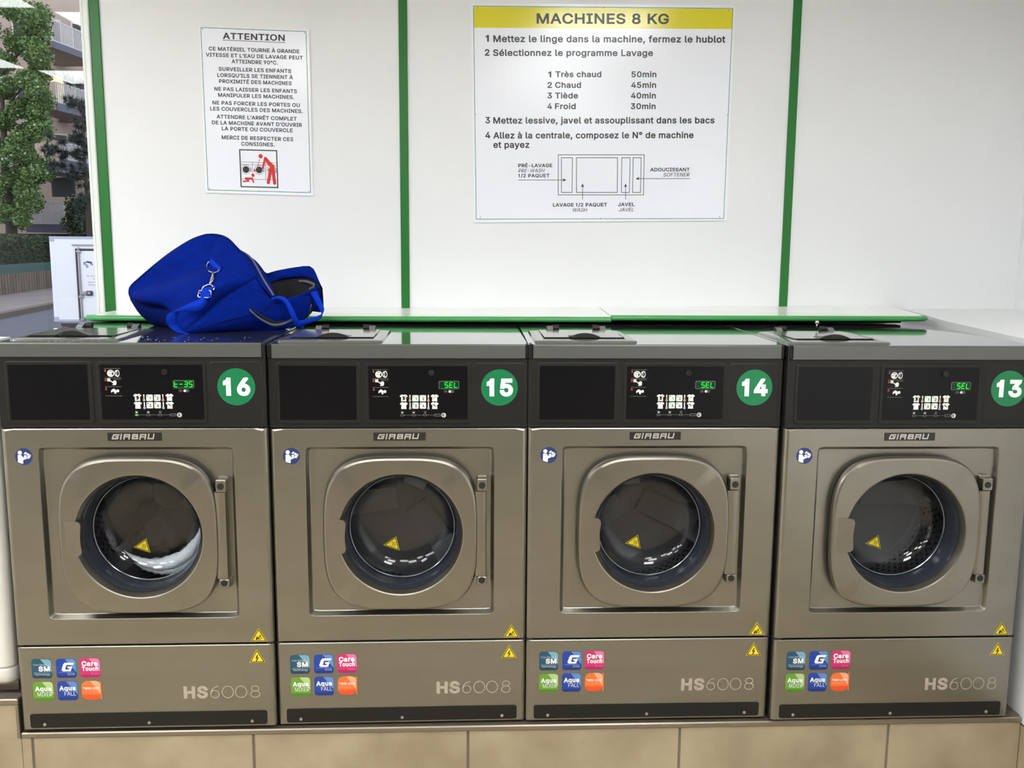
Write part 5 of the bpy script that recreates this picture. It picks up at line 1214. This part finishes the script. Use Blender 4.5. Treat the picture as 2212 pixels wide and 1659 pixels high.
# side wall with its pockets
bot = [(386, 721, .245), (430, 722, .262), (480, 718, .294), (540, 715, .33), (600, 713, .369), (625, 707, .385)]
top = [(552, 598, .36), (566, 622, .352), (585, 645, .352), (610, 648, .372), (640, 641, .41), (672, 629, .46), (691, 617, .505)]
rgt = [(625, 707, .385), (645, 698, .41), (668, 680, .45), (684, 655, .485), (691, 617, .505)]
g = coons([bp(q) for q in bot], [bp(q) for q in top], [bp(q) for q in pe], [bp(q) for q in rgt], 40, 24, .018, Vector((.25, -.9, .3)).normalized(), .0035, 8)
side = sheet('side_wall', g, 'bag_blue', bag, .003)
def on(g, u, v, off=.003):
    nv = len(g)-1; nu = len(g[0])-1; j = min(nv-1, int(v*nv)); i = min(nu-1, int(u*nu)); a = u*nu-i; c = v*nv-j
    p = g[j][i]*(1-a)*(1-c)+g[j][i+1]*a*(1-c)+g[j+1][i]*(1-a)*c+g[j+1][i+1]*a*c
    return p+Vector((0, -off, off*.4))
def ribbon(b, path, wv, m, n=40, wid=None):
    P = spl(path, n); W = [Vector(x) for x in wv]; rs = []
    for i, p in enumerate(P):
        u = i/n*(len(W)-1); k = min(int(u), len(W)-2); q = W[k].lerp(W[k+1], u-k)
        t_ = (P[min(i+1, n)]-P[max(i-1, 0)]).normalized(); nn = t_.cross(q).normalized()*.0009
        rs.append([p-q/2-nn, p+q/2-nn, p+q/2+nn, p-q/2+nn])
    b.rings(rs, m, True, True)
b = MB()
zl = [at(545, 671, .300), at(558, 683, .302), at(575, 695, .312), at(597, 704, .335), at(618, 701, .360), at(636, 693, .385)]
zl = [p-BO+Vector((-.004, -.016, .004)) for p in zl]
ribbon(b, zl, [(0, -.001, .005), (0, -.001, .008), (.0, 0, .007)], 'bag_zip', 40); b.build('pocket_zip', side, True)
b = MB()
zl2 = [p+Vector((.003, .004, .0075)) for p in zl[:5]]
ribbon(b, zl2, [(0, 0, .004), (0, 0, .010), (0, 0, .003)], 'bag_lining', 40); b.build('pocket_opening', side, True)
b = MB(); b.tube([on(g, .30, .97, .003), on(g, .36, .80, .004), on(g, .39, .62, .004), on(g, .30, .45, .004), on(g, .2, .3, .004), on(g, .1, .1, .004)], .0016, 'bag_piping', 6); b.build('pocket_seam', side, True)
b = MB(); ribbon(b, [p+Vector((-.001, -.004, .002)) for p in [bp(q) for q in ((592, 652, .350), (612, 652, .370), (640, 645, .406), (672, 633, .455), (690, 621, .50))]], [(0, 0, .012), (0, 0, .012)], 'bag_blue'); b.build('opening_hem', side, True)
# flap along the opening with its zip
t0 = [(512, 535, .425), (532, 556, .40), (552, 598, .362), (568, 620, .354), (588, 644, .356)]
t1 = [(516, 547, .445), (549, 562, .445), (573, 592, .425), (586, 618, .40), (597, 643, .375)]
g = coons([bp(q) for q in t0], [bp(q) for q in t1], [bp(t0[0]), bp(t1[0])], [bp(t0[-1]), bp(t1[-1])], 30, 5, .004, Vector((0, -.7, .7)), 0)
flap = sheet('opening_flap', g, 'bag_blue', bag, .004)
b = MB(); ribbon(b, [on(g, u, .48, .004) for u in (.04, .2, .35, .5, .65, .8, .97)], [(.010, 0, .003)]*3, 'bag_zip'); b.build('main_zip', flap, True)
# rear rim of the opening, and the dark lining
r0 = [(574, 592, .475), (600, 585, .535), (640, 578, .56), (668, 576.5, .56), (675, 586, .555)]
r1 = [(583, 612, .47), (605, 604, .525), (640, 599, .545), (668, 601, .54), (688, 612, .515)]
g = coons([bp(q) for q in r1], [bp(q) for q in r0], [bp(r1[0]), bp(r0[0])], [bp(r1[-1]), bp((684, 600, .53)), bp(r0[-1])], 24, 6, .006, Vector((0, -1, .2)), .001, 2)
rear = sheet('rear_rim', g, 'bag_blue', bag, .004)
b = MB(); b.tube([p+Vector((0, -.003, -.006)) for p in spl([bp(q) for q in ((576, 598, .47), (602, 591, .528), (640, 585, .552), (668, 584, .552), (680, 600, .535))], 30)], .0014, 'bag_piping', 6); b.build('rim_seam', rear, True)
l0 = [(584, 612, .474), (605, 604, .53), (640, 599, .55), (668, 601, .545), (690, 614, .515)]
l1 = [(588, 652, .375), (612, 655, .39), (640, 648, .425), (672, 636, .468), (691, 619, .508)]
lm = [(580, 640, .46), (605, 655, .47), (640, 652, .48), (668, 640, .49), (690, 617, .51)]
A_ = [bp(q)-Vector((0, 0, 0)) for q in l0]; B_ = [bp(q)-Vector((0, -.004, .055)) for q in lm]; D_ = [bp(q)+Vector((0, .006, -.004)) for q in l1]
rows = []
for k in range(13):
    u = k/12
    rows.append([a*((1-u)**2)+c*(2*u*(1-u))+d*(u*u) for a, c, d in zip(spl(A_, 24), spl(B_, 24), spl(D_, 24))])
sheet('lining', rows, 'bag_lining', bag, .002)
b = MB(); ribbon(b, [bp(q) for q in ((645, 607, .535), (664, 609, .53), (680, 617, .512), (668, 625, .47))], [(0, 0, .006), (0, 0, .010), (0, 0, .006)], 'bag_zip'); b.build('lining_zip', rear, True)
# underside at the left and the back of the bag
u0 = [(281, 634, .50), (300, 656, .462), (330, 666, .42), (360, 670, .375), (374, 684, .33), (384, 719, .25)]
P0 = [bp(q)+Vector((0, .003, -.001)) for q in u0]
u1 = [(302, 664, .53), (316, 690, .50), (334, 701, .47), (356, 704, .43), (370, 708, .38), (388, 719, .30)]
P1 = [bp(q) for q in u1]
for p in P1[2:]: p.z = .004
P2 = [Vector((p.x+.03, min(p.y+.16, .17), .002)) for p in P1]
P2[0].z = .06
for p in P2:
    if p.z < .03: p.z = .002
rows = [[a*(1-u)+c*u+Vector((-.010, -.004, 0))*math.sin(PI*u)*(.35+.65*(i/24 < .7)) for i, (a, c) in enumerate(zip(spl(P0, 24), spl(P1, 24)))] for u in [k/8 for k in range(9)]]
rows += [[a*(1-u)+c*u for a, c in zip(spl(P1, 24), spl(P2, 24))] for u in [k/6 for k in range(1, 7)]]
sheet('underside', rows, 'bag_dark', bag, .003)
b0 = [bp(q)+Vector((0, .002, 0)) for q in (te[::-1][:-1]+re_[::-1][:3]+[(516, 547, .445), (549, 562, .445), (573, 590, .45), (600, 585, .535), (640, 578, .56), (672, 577, .56), (690, 612, .515)])]
def bk(dy, z): return [Vector((p.x, min(p.y+dy, .185), z*p.z)) for p in b0]
c1 = bk(.05, .86); c2 = [Vector((p.x, min(p.y+.09, .188), max(p.z*.45, .03))) for p in b0]; c3 = [Vector((p.x*.96, .185, .03)) for p in b0]
rows = []
for a, c in ((b0, c1), (c1, c2), (c2, c3)):
    A2 = spl(a, 40); C2 = spl(c, 40)
    for k in range(5): rows.append([p*(1-k/5)+q*(k/5) for p, q in zip(A2, C2)])
sheet('back_wall', rows, 'bag_blue', bag, .003)
# webbing handles, shoulder strap and metal fittings
b = MB(); ribbon(b, [bp(q) for q in ((586, 648, .345), (600, 643, .345), (615, 648, .34), (626, 664, .335), (636, 688, .34), (646, 707, .36), (652, 706, .40))], [(.002, -.003, .010), (.008, 0, .010), (.015, 0, .004), (.018, -.002, -.004), (.016, 0, .008)], 'bag_web'); b.build('carry_handle', bag, True)
b = MB(); ribbon(b, [bp(q) for q in ((677, 630, .45), (686, 648, .435), (696, 668, .425), (696, 680, .42), (684, 688, .41), (662, 695, .395), (644, 699, .38))], [(.020, 0, .006), (.017, 0, .004), (.005, .004, .014), (.002, .002, .014), (0, .0, .017)], 'bag_web'); b.build('carry_handle', bag, True)
b = MB(); ribbon(b, [bp(q) for q in ((448, 642, .262), (440, 652, .250), (424, 660, .240), (400, 664, .225), (380, 671, .212), (372, 686, .208), (374, 702, .215), (388, 716, .222), (410, 721.5, .235), (436, 722, .26))],
                [(.0, .010, .034), (.004, .010, .034), (.012, .012, .028), (.022, .020, .014), (.025, .022, 0), (.024, .022, -.004), (.012, .028, -.003), (0, .030, 0), (0, .020, 0)], 'bag_web', 60); b.build('shoulder_strap', bag, True)
def D(px, py): 
    # the point of the end panel seen there, a little in front of it
    best = None
    tgt = at(px, py, .35)-CAM; tgt.normalize()
    for row in ENDG:
        for p in row:
            v = p+BO-CAM; d = (v.normalized()-tgt).length
            if best is None or d < best[0]: best = (d, p)
    return at(px, py, (best[1]+BO).y-.010)-BO
b = MB()
b.tube(spl([D(*q) for q in ((454, 564), (449, 568), (447, 577), (452, 586), (462, 589), (471, 586), (475, 580))], 30), .0019, 'chrome', 8); b.build('ring', bag, True)
b = MB(); ribbon(b, [D(453, 563), D(464, 572), D(475, 583)], [(.008, 0, .012), (.008, 0, .014)], 'bag_web', 10); b.build('ring_tab', bag, True)
b = MB(); b.tube([D(*q) for q in ((459, 586), (460, 593), (457, 604), (454, 612), (452.5, 614))], [.0024, .0032, .0036, .003, .0018], 'chrome', 8); b.tube([D(*q) for q in ((463, 594), (461, 604), (456, 611))], .0014, 'chrome', 6)
b.tube([D(*q) for q in ((436, 626), (440, 619), (449, 615), (456, 615), (463, 621), (461, 627))], .0023, 'chrome', 8); b.build('snap_hook', bag, True)
b = MB(); b.tube(spl([D(*q) for q in ((431, 628), (445, 628), (455, 629), (455, 640), (450, 643), (430, 642), (428, 639), (430, 629), (431, 628))], 40)[:-1], .0021, 'chrome', 8, closed=True); b.tube([D(428, 633), D(456, 635)], .0016, 'chrome', 6); b.build('strap_buckle', bag, True)
b = MB(); ribbon(b, [D(452, 620), D(447, 628), D(444, 636), D(446, 645)], [(.030, 0, .004), (.030, 0, .004)], 'bag_web', 14); b.build('strap_end', bag, True)
b = MB(); b.tube([bp((672, 657, .44)), bp((671, 663, .44))], .0015, 'chrome', 6); b.box(-.0035, .0035, -.001, .001, -.024, 0, 'plastic', .0006)
for i_, v in enumerate(b.v[-24:]): b.v[len(b.v)-24+i_] = tuple(Vector(v)+bp((670, 663, .44))+Vector((v[2]*.25+0, 0, 0)))
b.build('zip_pull', bag)

# ------------------------------------------------------------------ street outside the window
ZR = -1.10       # road level
def street(name, b, lab, cat, kind=None):
    return tag(b.build(name), lab, cat, None, kind)
b = MB(); b.box(-40, 10, 3, 110, ZR-.3, ZR, 'asphalt'); o = b.build('road'); tag(o, 'grey asphalt street outside the window', 'road'); o['kind'] = 'structure'
# pavement strip runs away to the right; its kerb, wall, hedge share that direction
K0, K1 = at(0, 690, CAM.y+29.0), at(118, 667, CAM.y+33.8)
dk = (K1-K0); dk.z = 0; dk.normalize(); nk = Vector((-dk.y, dk.x, 0))
if nk.x > 0: nk = -nk
KS = Vector((K0.x, K0.y, 0))
def strip(b, s0, s1, d0, d1, z0, z1, m):
    P = [KS+dk*s+nk*d for s, d in ((s0, d0), (s1, d0), (s1, d1), (s0, d1))]
    b.rings([[(p.x, p.y, z0) for p in P], [(p.x, p.y, z1) for p in P]], m, True, True)
b = MB(); strip(b, -16, 60, .35, 6.0, ZR-.1, ZR+.15, 'pavement'); o = b.build('pavement'); tag(o, 'pale pavement across the street', 'pavement'); o['kind'] = 'structure'
b = MB(); strip(b, -16, 60, 0, .35, ZR-.1, ZR+.16, 'kerb'); o = b.build('kerb'); tag(o, 'brownish kerb stones between street and pavement', 'kerb'); o['kind'] = 'structure'
rw = thing('retaining_wall', 'low ribbed concrete wall with teal top strip across the street', 'wall', tuple(KS+nk*3.75+Vector((0, 0, ZR+.15))))
RO = Vector(rw.location)
b = MB()
def strip_l(b, s0, s1, d0, d1, z0, z1, m):
    P = [dk*s+nk*d for s, d in ((s0, d0), (s1, d0), (s1, d1), (s0, d1))]
    b.rings([[(p.x, p.y, z0) for p in P], [(p.x, p.y, z1) for p in P]], m, True, True)
s_ = 2.0
while s_ < 20:
    strip_l(b, s_, s_+.24, 0, .4, 0, .80, 'concrete'); strip_l(b, s_+.24, s_+.30, .06, .4, 0, .80, 'concrete'); s_ += .30
b.build('ribbed_face', rw)
b = MB(); strip_l(b, 2, 20, .10, .45, .80, 1.16, 'teal_panel'); b.build('top_strip', rw)

def leaves(b, c, rad, n, size, m, rnd, alt=None):
    for _ in range(n):
        while True:
            p = Vector((rnd.uniform(-1, 1), rnd.uniform(-1, 1), rnd.uniform(-1, 1)))
            if .25 < p.length < 1: break
        q = Vector((c[0]+p.x*rad[0], c[1]+p.y*rad[1], c[2]+p.z*rad[2]))
        a = Vector((rnd.uniform(-1, 1), rnd.uniform(-1, 1), rnd.uniform(-.6, .6))).normalized(); d = a.orthogonal().normalized()
        d = (d+a.cross(d)*rnd.uniform(-1, 1)).normalized(); s = size*rnd.uniform(.6, 1.3)
        b.add([q-a*s*.5, q+d*s*.32, q+a*s*.5, q-d*s*.32], [(0, 1, 2, 3)], alt if alt and rnd.random() < .10 else m)
def clumps(b, cs, n, size, m, rnd, k=.6):
    for c, r in cs: leaves(b, c, (r, r, r*.8), n, size, m, rnd, 'leaf_glint')
# hedge behind the wall
b = MB(); rnd = random.Random(11)
for s_ in range(70):
    for h in range(3):
        p = KS+dk*(s_*.28+1.5)+nk*4.75
        leaves(b, (p.x, p.y, ZR+1.35+h*.45), (.35, .5, .35), 90, .12, 'hedge_leaf', rnd)
o = b.build('hedge', fix=False); tag(o, 'clipped dark green hedge above the ribbed concrete wall', 'hedge')
# broadleaf tree
TY = CAM.y+47.0
tb = at(28, 600, TY)
tr = thing('broadleaf_tree', 'tall leafy green tree at the left edge of the window view', 'tree', (tb.x, tb.y, ZR))
TO = Vector(tr.location)
b = MB(); tt = at(30, 300, TY)
b.tube([(0, 0, 0), (.05, 0, 1.5), (.1, 0, 3.0), (.0, 0, 5.5), (.1, 0, 9)], [.32, .28, .25, .2, .08], 'bark', 10)
for q in ((-30, 250), (70, 330), (60, 180), (-40, 420), (80, 90)):
    e = at(q[0], q[1], TY)-TO; b.tube([(.05, 0, e.z-1.6), (e.x*.5, e.y*.5, e.z-.6), tuple(e)], [.09, .06, .02], 'bark', 6)
b.build('trunk', tr, True)
b = MB(); rnd = random.Random(21); cs = []
shape = [(-20, 60), (20, 20), (60, 30), (95, 35), (85, 75), (100, 70), (45, 90), (10, 130), (70, 110), (95, 120), (110, 150), (60, 160), (20, 190), (80, 190), (118, 205), (125, 220), (95, 225), (50, 240), (10, 260), (65, 280), (95, 270), (100, 285), (50, 300), (20, 330), (70, 335), (75, 350), (85, 375), (40, 380), (5, 400), (60, 410), (100, 365), (30, 440), (70, 440), (10, 460), (45, 475), (-20, 200), (-20, 320), (-30, 440), (-15, 120)]
for q in shape:
    for k in range(3):
        p = at(min(q[0], 60+q[0]*.28 if q[1] < 300 else 200)+rnd.uniform(-12, 3), q[1]+rnd.uniform(-12, 12), TY+rnd.uniform(-1.2, 1.2))-TO
        cs.append((p, rnd.uniform(.42, .70)))
clumps(b, cs, 430, .15, 'leaf', rnd)
b.build('crown', tr, fix=False)
# pine
PY = CAM.y+40.0
pb = at(196, 560, PY)
pn = thing('pine_tree', 'dark needled pine beside the white window frame', 'tree', (pb.x, pb.y, ZR)); PO = Vector(pn.location)
pt = at(176, 225, PY)-PO
b = MB(); b.tube([(0, 0, 0), (0, 0, pt.z*.35), (pt.x*.5, 0, pt.z*.7), tuple(pt)], [.14, .11, .07, .02], 'bark', 8)
N = MB(); rnd = random.Random(33)
for q in ((178, 262), (186, 280), (165, 290), (150, 302), (125, 300), (108, 322), (95, 322), (130, 330), (150, 335), (172, 330), (188, 340), (185, 312), (140, 358), (165, 360), (180, 375), (120, 362), (160, 380), (190, 400), (175, 215), (160, 225), (150, 220), (165, 180), (185, 240), (185, 430), (170, 440), (180, 470)):
    p = at(q[0], q[1], PY+rnd.uniform(-.5, .5))-PO
    b.tube([(0, 0, p.z-.25), (p.x*.6, p.y*.6, p.z-.05), tuple(p)], [.035, .025, .01], 'bark', 5)
    for k in range(5):
        c = p+Vector((rnd.uniform(-.36, .36), rnd.uniform(-.3, .3), rnd.uniform(-.14, .14)))
        for j in range(56):
            d = Vector((rnd.gauss(0, 1), rnd.gauss(0, 1), rnd.gauss(.2, .8))).normalized()*rnd.uniform(.16, .34); s2 = d.orthogonal().normalized()*.016
            N.add([c-s2, c+s2, c+d], [(0, 1, 2)], 'pine')
b.build('trunk', pn, True); N.build('needles', pn, fix=False)

# ------------------------------------------------------------------ apartment building with balconies
BY = CAM.y+50.5
bl = thing('apartment_building', 'beige apartment block with railed balconies behind the trees', 'building', (0, 0, 0))
c0 = at(120, 100, BY); bl.location = (c0.x, c0.y, ZR+.3); AO = Vector(bl.location)
def A(px, py, Y): return at(px, py, Y)-AO
b = MB()
p0 = A(-60, 0, BY+2.5); p1 = A(330, 0, BY+9)
wdir = Vector((p1.x-p0.x, p1.y-p0.y, 0)).normalized(); wn = Vector((-wdir.y, wdir.x, 0))
def wb(b, s0, s1, d0, d1, z0, z1, m):
    O = Vector((p0.x, p0.y, 0))
    P = [O+wdir*s+wn*d for s, d in ((s0, d0), (s1, d0), (s1, d1), (s0, d1))]
    b.rings([[(p.x, p.y, z0) for p in P], [(p.x, p.y, z1) for p in P]], m, True, True)
wb(b, -6, 14, 0, 8, 0, 16, 'house_wall'); b.build('wall', bl)
# balconies: front corner in the view, parapet going left, railing going back to the right
def balcony(xc, ytop, yfas, ybot, yl_top=None, lit=False):
    c = A(xc, ybot, BY); zb = c.z; zf = A(xc, yfas, BY).z; zt = A(xc, ytop, BY).z
    l = A(xc-60, ybot, BY+.2); L = Vector((l.x, l.y+.4, 0)); Cn = Vector((c.x, c.y, 0)); R = A(xc+110, ybot, BY+5.2); R = Vector((R.x, R.y, 0))
    d = (R-Cn).normalized(); nb = Vector((-d.y, d.x, 0)); nb = nb if nb.y > 0 else -nb
    s = MB(); Pl = [L, Cn, R, R+nb*3.0, L+Vector((0, 3.2, 0))]
    s.rings([[(p.x, p.y, zb) for p in Pl], [(p.x, p.y, zb+.20) for p in Pl]], 'house_soffit', True, True)
    o = s.build('balcony', bl)
    s = MB(); off = Vector((-nb.x, -nb.y, 0))*.06
    q = [Cn+off, R+off, R, Cn]; s.rings([[(p.x, p.y, zb-.02) for p in q], [(p.x, p.y, zf) for p in q]], 'house_fascia', True, True); s.build('fascia', o)
    s = MB(); q = [L, Cn, Cn+Vector((0, .15, 0)), L+Vector((0, .15, 0))]; zl = zt+(yl_top or 0)
    s.rings([[(p.x, p.y, zb) for p in q], [(q[0].x, q[0].y, zl), (q[1].x, q[1].y, zt), (q[2].x, q[2].y, zt), (q[3].x, q[3].y, zl)]], 'house_pink', True, True); s.build('parapet', o)
    s = MB(); Ln = (R-Cn).length; n = int(Ln/.16)
    for k in range(n):
        p = Cn+d*(Ln*k/n); s.box(p.x-.022, p.x+.022, p.y-.022, p.y+.022, zf-.02, zt, 'railing')
    q = [Cn, R, R+nb*.06, Cn+nb*.06]
    for z0 in (zt-.05, zf+.02): s.rings([[(p.x, p.y, z0) for p in q], [(p.x, p.y, z0+.06) for p in q]], 'railing', True, True)
    s.build('railing', o)
    # windows on the wall behind
    for k, (s0, s1) in enumerate(((1.9, 3.0), (3.2, 4.3), (5.0, 6.0))):
        f = MB(); wb(f, s0-.08, s1+.08, -.06, .02, zb+.3, zb+2.45, 'house_frame'); fo = f.build('window', bl)
        g2 = MB()
        if lit and k == 1: wb(g2, s0, s1, -.09, -.05, zb+.38, zb+2.37, 'lit_window')
        else: wb(g2, s0, s1, -.09, -.05, zb+.38, zb+2.37, 'house_window')
        g2.build('pane', fo)
balcony(113, 40, 88, 102); balcony(123, 176, 222, 238, lit=True); balcony(131, 306, 344, 372, .45)
c = A(99, 484, BY-1.5)
# lowest balcony faces the street squarely
lf = A(56, 484, BY-1.5); rt = A(139, 484, BY-1.5); zb = A(99, 502, BY-1.5).z; zf = lf.z; zt = A(99, 437, BY-1.5).z
s = MB(); s.box(lf.x, rt.x, lf.y, lf.y+4.5, zb, zf, 'house_fascia'); o = s.build('balcony', bl)
s = MB()
n = 22
for k in range(n+1):
    x = lf.x+(rt.x-lf.x)*k/n; s.box(x-.022, x+.022, lf.y, lf.y+.05, zf, zt, 'railing')
s.box(lf.x, rt.x, lf.y-.01, lf.y+.06, zt-.06, zt, 'railing'); s.box(lf.x, rt.x, lf.y-.01, lf.y+.06, zf, zf+.06, 'railing'); s.build('railing', o)
s = MB(); s.box(lf.x-1, rt.x-.1, lf.y+1.2, lf.y+1.3, zf, zt-.25, 'house_pink'); s.build('screen_wall', o)
s = MB(); e1 = A(205, 484, BY-1.2); s.box(rt.x+.02, e1.x+2, lf.y+.3, lf.y+4, zb-.05, zt-.15, 'house_teal'); s.build('teal_wall', bl)
s = MB(); e0 = A(-30, 560, BY-.4); s.box(e0.x, e1.x+2, lf.y+1.6, lf.y+4, -.3, zb-.06, 'house_dark'); s.build('ground_floor', bl)
s = MB(); q = A(118, 405, BY+1); s.box(q.x-.45, q.x+.75, lf.y+3.2, lf.y+3.3, q.z-.45, q.z+.55, 'house_dark'); s.build('window', bl)
# shrub by the building
b = MB(); rnd = random.Random(44); SY = BY-2.6
sp = at(165, 500, SY)
for q in ((160, 455), (172, 440), (168, 475), (180, 465), (155, 440), (176, 490), (163, 495), (186, 440), (150, 480)):
    for k in range(2): leaves(b, at(q[0]+rnd.uniform(-5, 5), q[1]+rnd.uniform(-8, 8), SY), (.38, .4, .38), 90, .17, 'hedge_leaf', rnd)
b.tube([(sp.x, sp.y, ZR+.1), (sp.x, sp.y, sp.z+.5)], [.07, .03], 'bark', 6)
o = b.build('shrub', fix=False); tag(o, 'dark green climbing shrub by the lowest balcony of the apartment block', 'shrub')

# ------------------------------------------------------------------ white refrigerated van, seen from behind
VY = CAM.y+20.2
a0 = at(118, 695, VY); a1 = at(117, 511, VY)
VX0, VZ0, VZ1 = a0.x, a0.z, a1.z; VW = 2.05
vn = thing('delivery_van', 'white refrigerated box van parked outside the window, rear view', 'van', (VX0+VW/2, VY+1.5, ZR)); VO = Vector(vn.location)
def vb(b, x0, x1, y0, y1, z0, z1, m, bev=0): b.box(VX0+x0-VO.x, VX0+x1-VO.x, VY+y0-VO.y, VY+y1-VO.y, z0-VO.z, z1-VO.z, m, bev)
H = VZ1-VZ0
b = MB(); vb(b, 0, VW, 0, 3.2, VZ0, VZ1, 'van_white', .02); body = b.build('cargo_box', vn)
b = MB()
vb(b, -.004, .10, -.006, .05, VZ0, VZ0+.10, 'van_edge', .004); vb(b, -.004, .10, -.006, .05, VZ1-.10, VZ1+.004, 'van_edge', .004)
vb(b, -.003, .085, -.003, .03, VZ0+.10, VZ1-.10, 'van_white', .004); vb(b, .10, VW, -.003, .03, VZ1-.05, VZ1+.003, 'van_edge', .004); vb(b, .1, VW, -.003, .03, VZ0, VZ0+.05, 'van_edge', .004)
b.build('corner_trim', body)
dx0 = at(166, 600, VY).x-VX0; dzt = at(170, 537, VY).z; dzb = at(170, 692, VY).z
b = MB(); vb(b, dx0, dx0+1.3, -.012, -.001, dzb, dzt, 'van_seal', .004); b.build('door_gasket', body)
b = MB(); vb(b, dx0+.05, dx0+1.3, -.03, -.012, dzb+.05, dzt-.05, 'van_white', .01); dv = b.build('rear_door', vn)
b = MB()
for xx in (.085,):
    P = [(VX0+dx0+xx-VO.x, VY-.045-VO.y, z-VO.z) for z in (dzb-.02, dzt+.03)]; b.tube(P, .018, 'van_metal', 8)
for z in (dzb+.02, dzt-.06, (dzb+dzt)/2-.25): vb(b, dx0+.04, dx0+.13, -.07, -.03, z-.025, z+.025, 'van_metal', .005)
vb(b, dx0-.06, dx0+1.0, -.02, -.0, dzt+.06, dzt+.09, 'van_metal', .004); b.build('locking_bar', dv)
hz = at(190, 633, VY).z; hx = at(175, 633, VY).x-VX0
b = MB(); vb(b, hx, hx+.16, -.07, -.03, hz-.035, hz+.035, 'van_metal', .008); vb(b, hx+.13, hx+.26, -.075, -.03, hz-.05, hz+.05, 'van_seal', .015); vb(b, hx+.16, hx+.22, -.08, -.07, hz-.025, hz+.03, 'van_metal', .005); b.build('latch_handle', dv)
b = MB()
def vt(t, px0, px1, pyb, cap, m, st='b', al='f'):
    p = at(px0, pyb, VY-.031); q = at(px1, pyb, VY-.031); h_ = cap*(VY-CAM.y)/FPX
    b.text(t, p.x-VO.x, q.x-VO.x, p.z-VO.z, h_, VY-.0312-VO.y, m, st)
vt('B', 181, 186, 572, 6, 'van_text'); vt('S', 185, 191, 578, 6, 'van_text'); vt('A', 195, 201, 573, 6, 'van_text')
for q in ((186, 566, 194, 568), (190, 567, 199, 569)):
    p = at(q[0], q[1], VY-.031); r_ = at(q[2], q[3], VY-.031); b.disc((p.x+r_.x)/2-VO.x, p.z-VO.z, .042, VY-.0313-VO.y, 'van_text', 14, .018)
vt('BOUCHERIE', 204, 262, 578, 5, 'van_text_grey'); vt('Tel. 01 40', 186, 208, 598, 3.4, 'van_text_grey', 'n'); vt('Fax', 202, 212, 604, 3.2, 'van_text_grey', 'n'); vt('www.bou', 190, 213, 611, 3.2, 'van_text_grey', 'n'); vt('BOUCHERIE', 192, 232, 617, 3.2, 'van_text_grey', 'n')
b.build('door_lettering', dv)
b = MB(); vb(b, .12, VW-.1, .05, .25, VZ0-.17, VZ0-.002, 'van_white', .01); vb(b, .12, .5, .02, .05, VZ0-.10, VZ0-.03, 'van_under', .005); vb(b, .13, .30, .01, .04, VZ0-.17, VZ0-.11, 'van_red', .005); b.build('rear_bumper', vn)
b = MB(); vb(b, .15, VW-.15, .3, 5.0, VZ0-.45, VZ0-.18, 'van_under'); b.build('chassis', vn)
b = MB(); vb(b, .08, VW-.08, 3.3, 5.2, ZR+.45, ZR+2.0, 'van_white', .15); b.build('cab', vn)
for xx in (.12, VW-.35):
    for yy in (.9, 4.4):
        b = MB(); cxw = VX0+xx-VO.x; cyw = VY+yy-VO.y; R_ = .33
        b.rings([[(cxw+dx, cyw+r*math.cos(2*PI*i/24), R_+r*math.sin(2*PI*i/24)) for i in range(24)] for dx, r in ((0, R_*.6), (.01, R_*.95), (.04, R_), (.20, R_), (.23, R_*.95), (.24, R_*.6))], 'tyre', True, True); b.build('wheel', vn, True, ang=40)
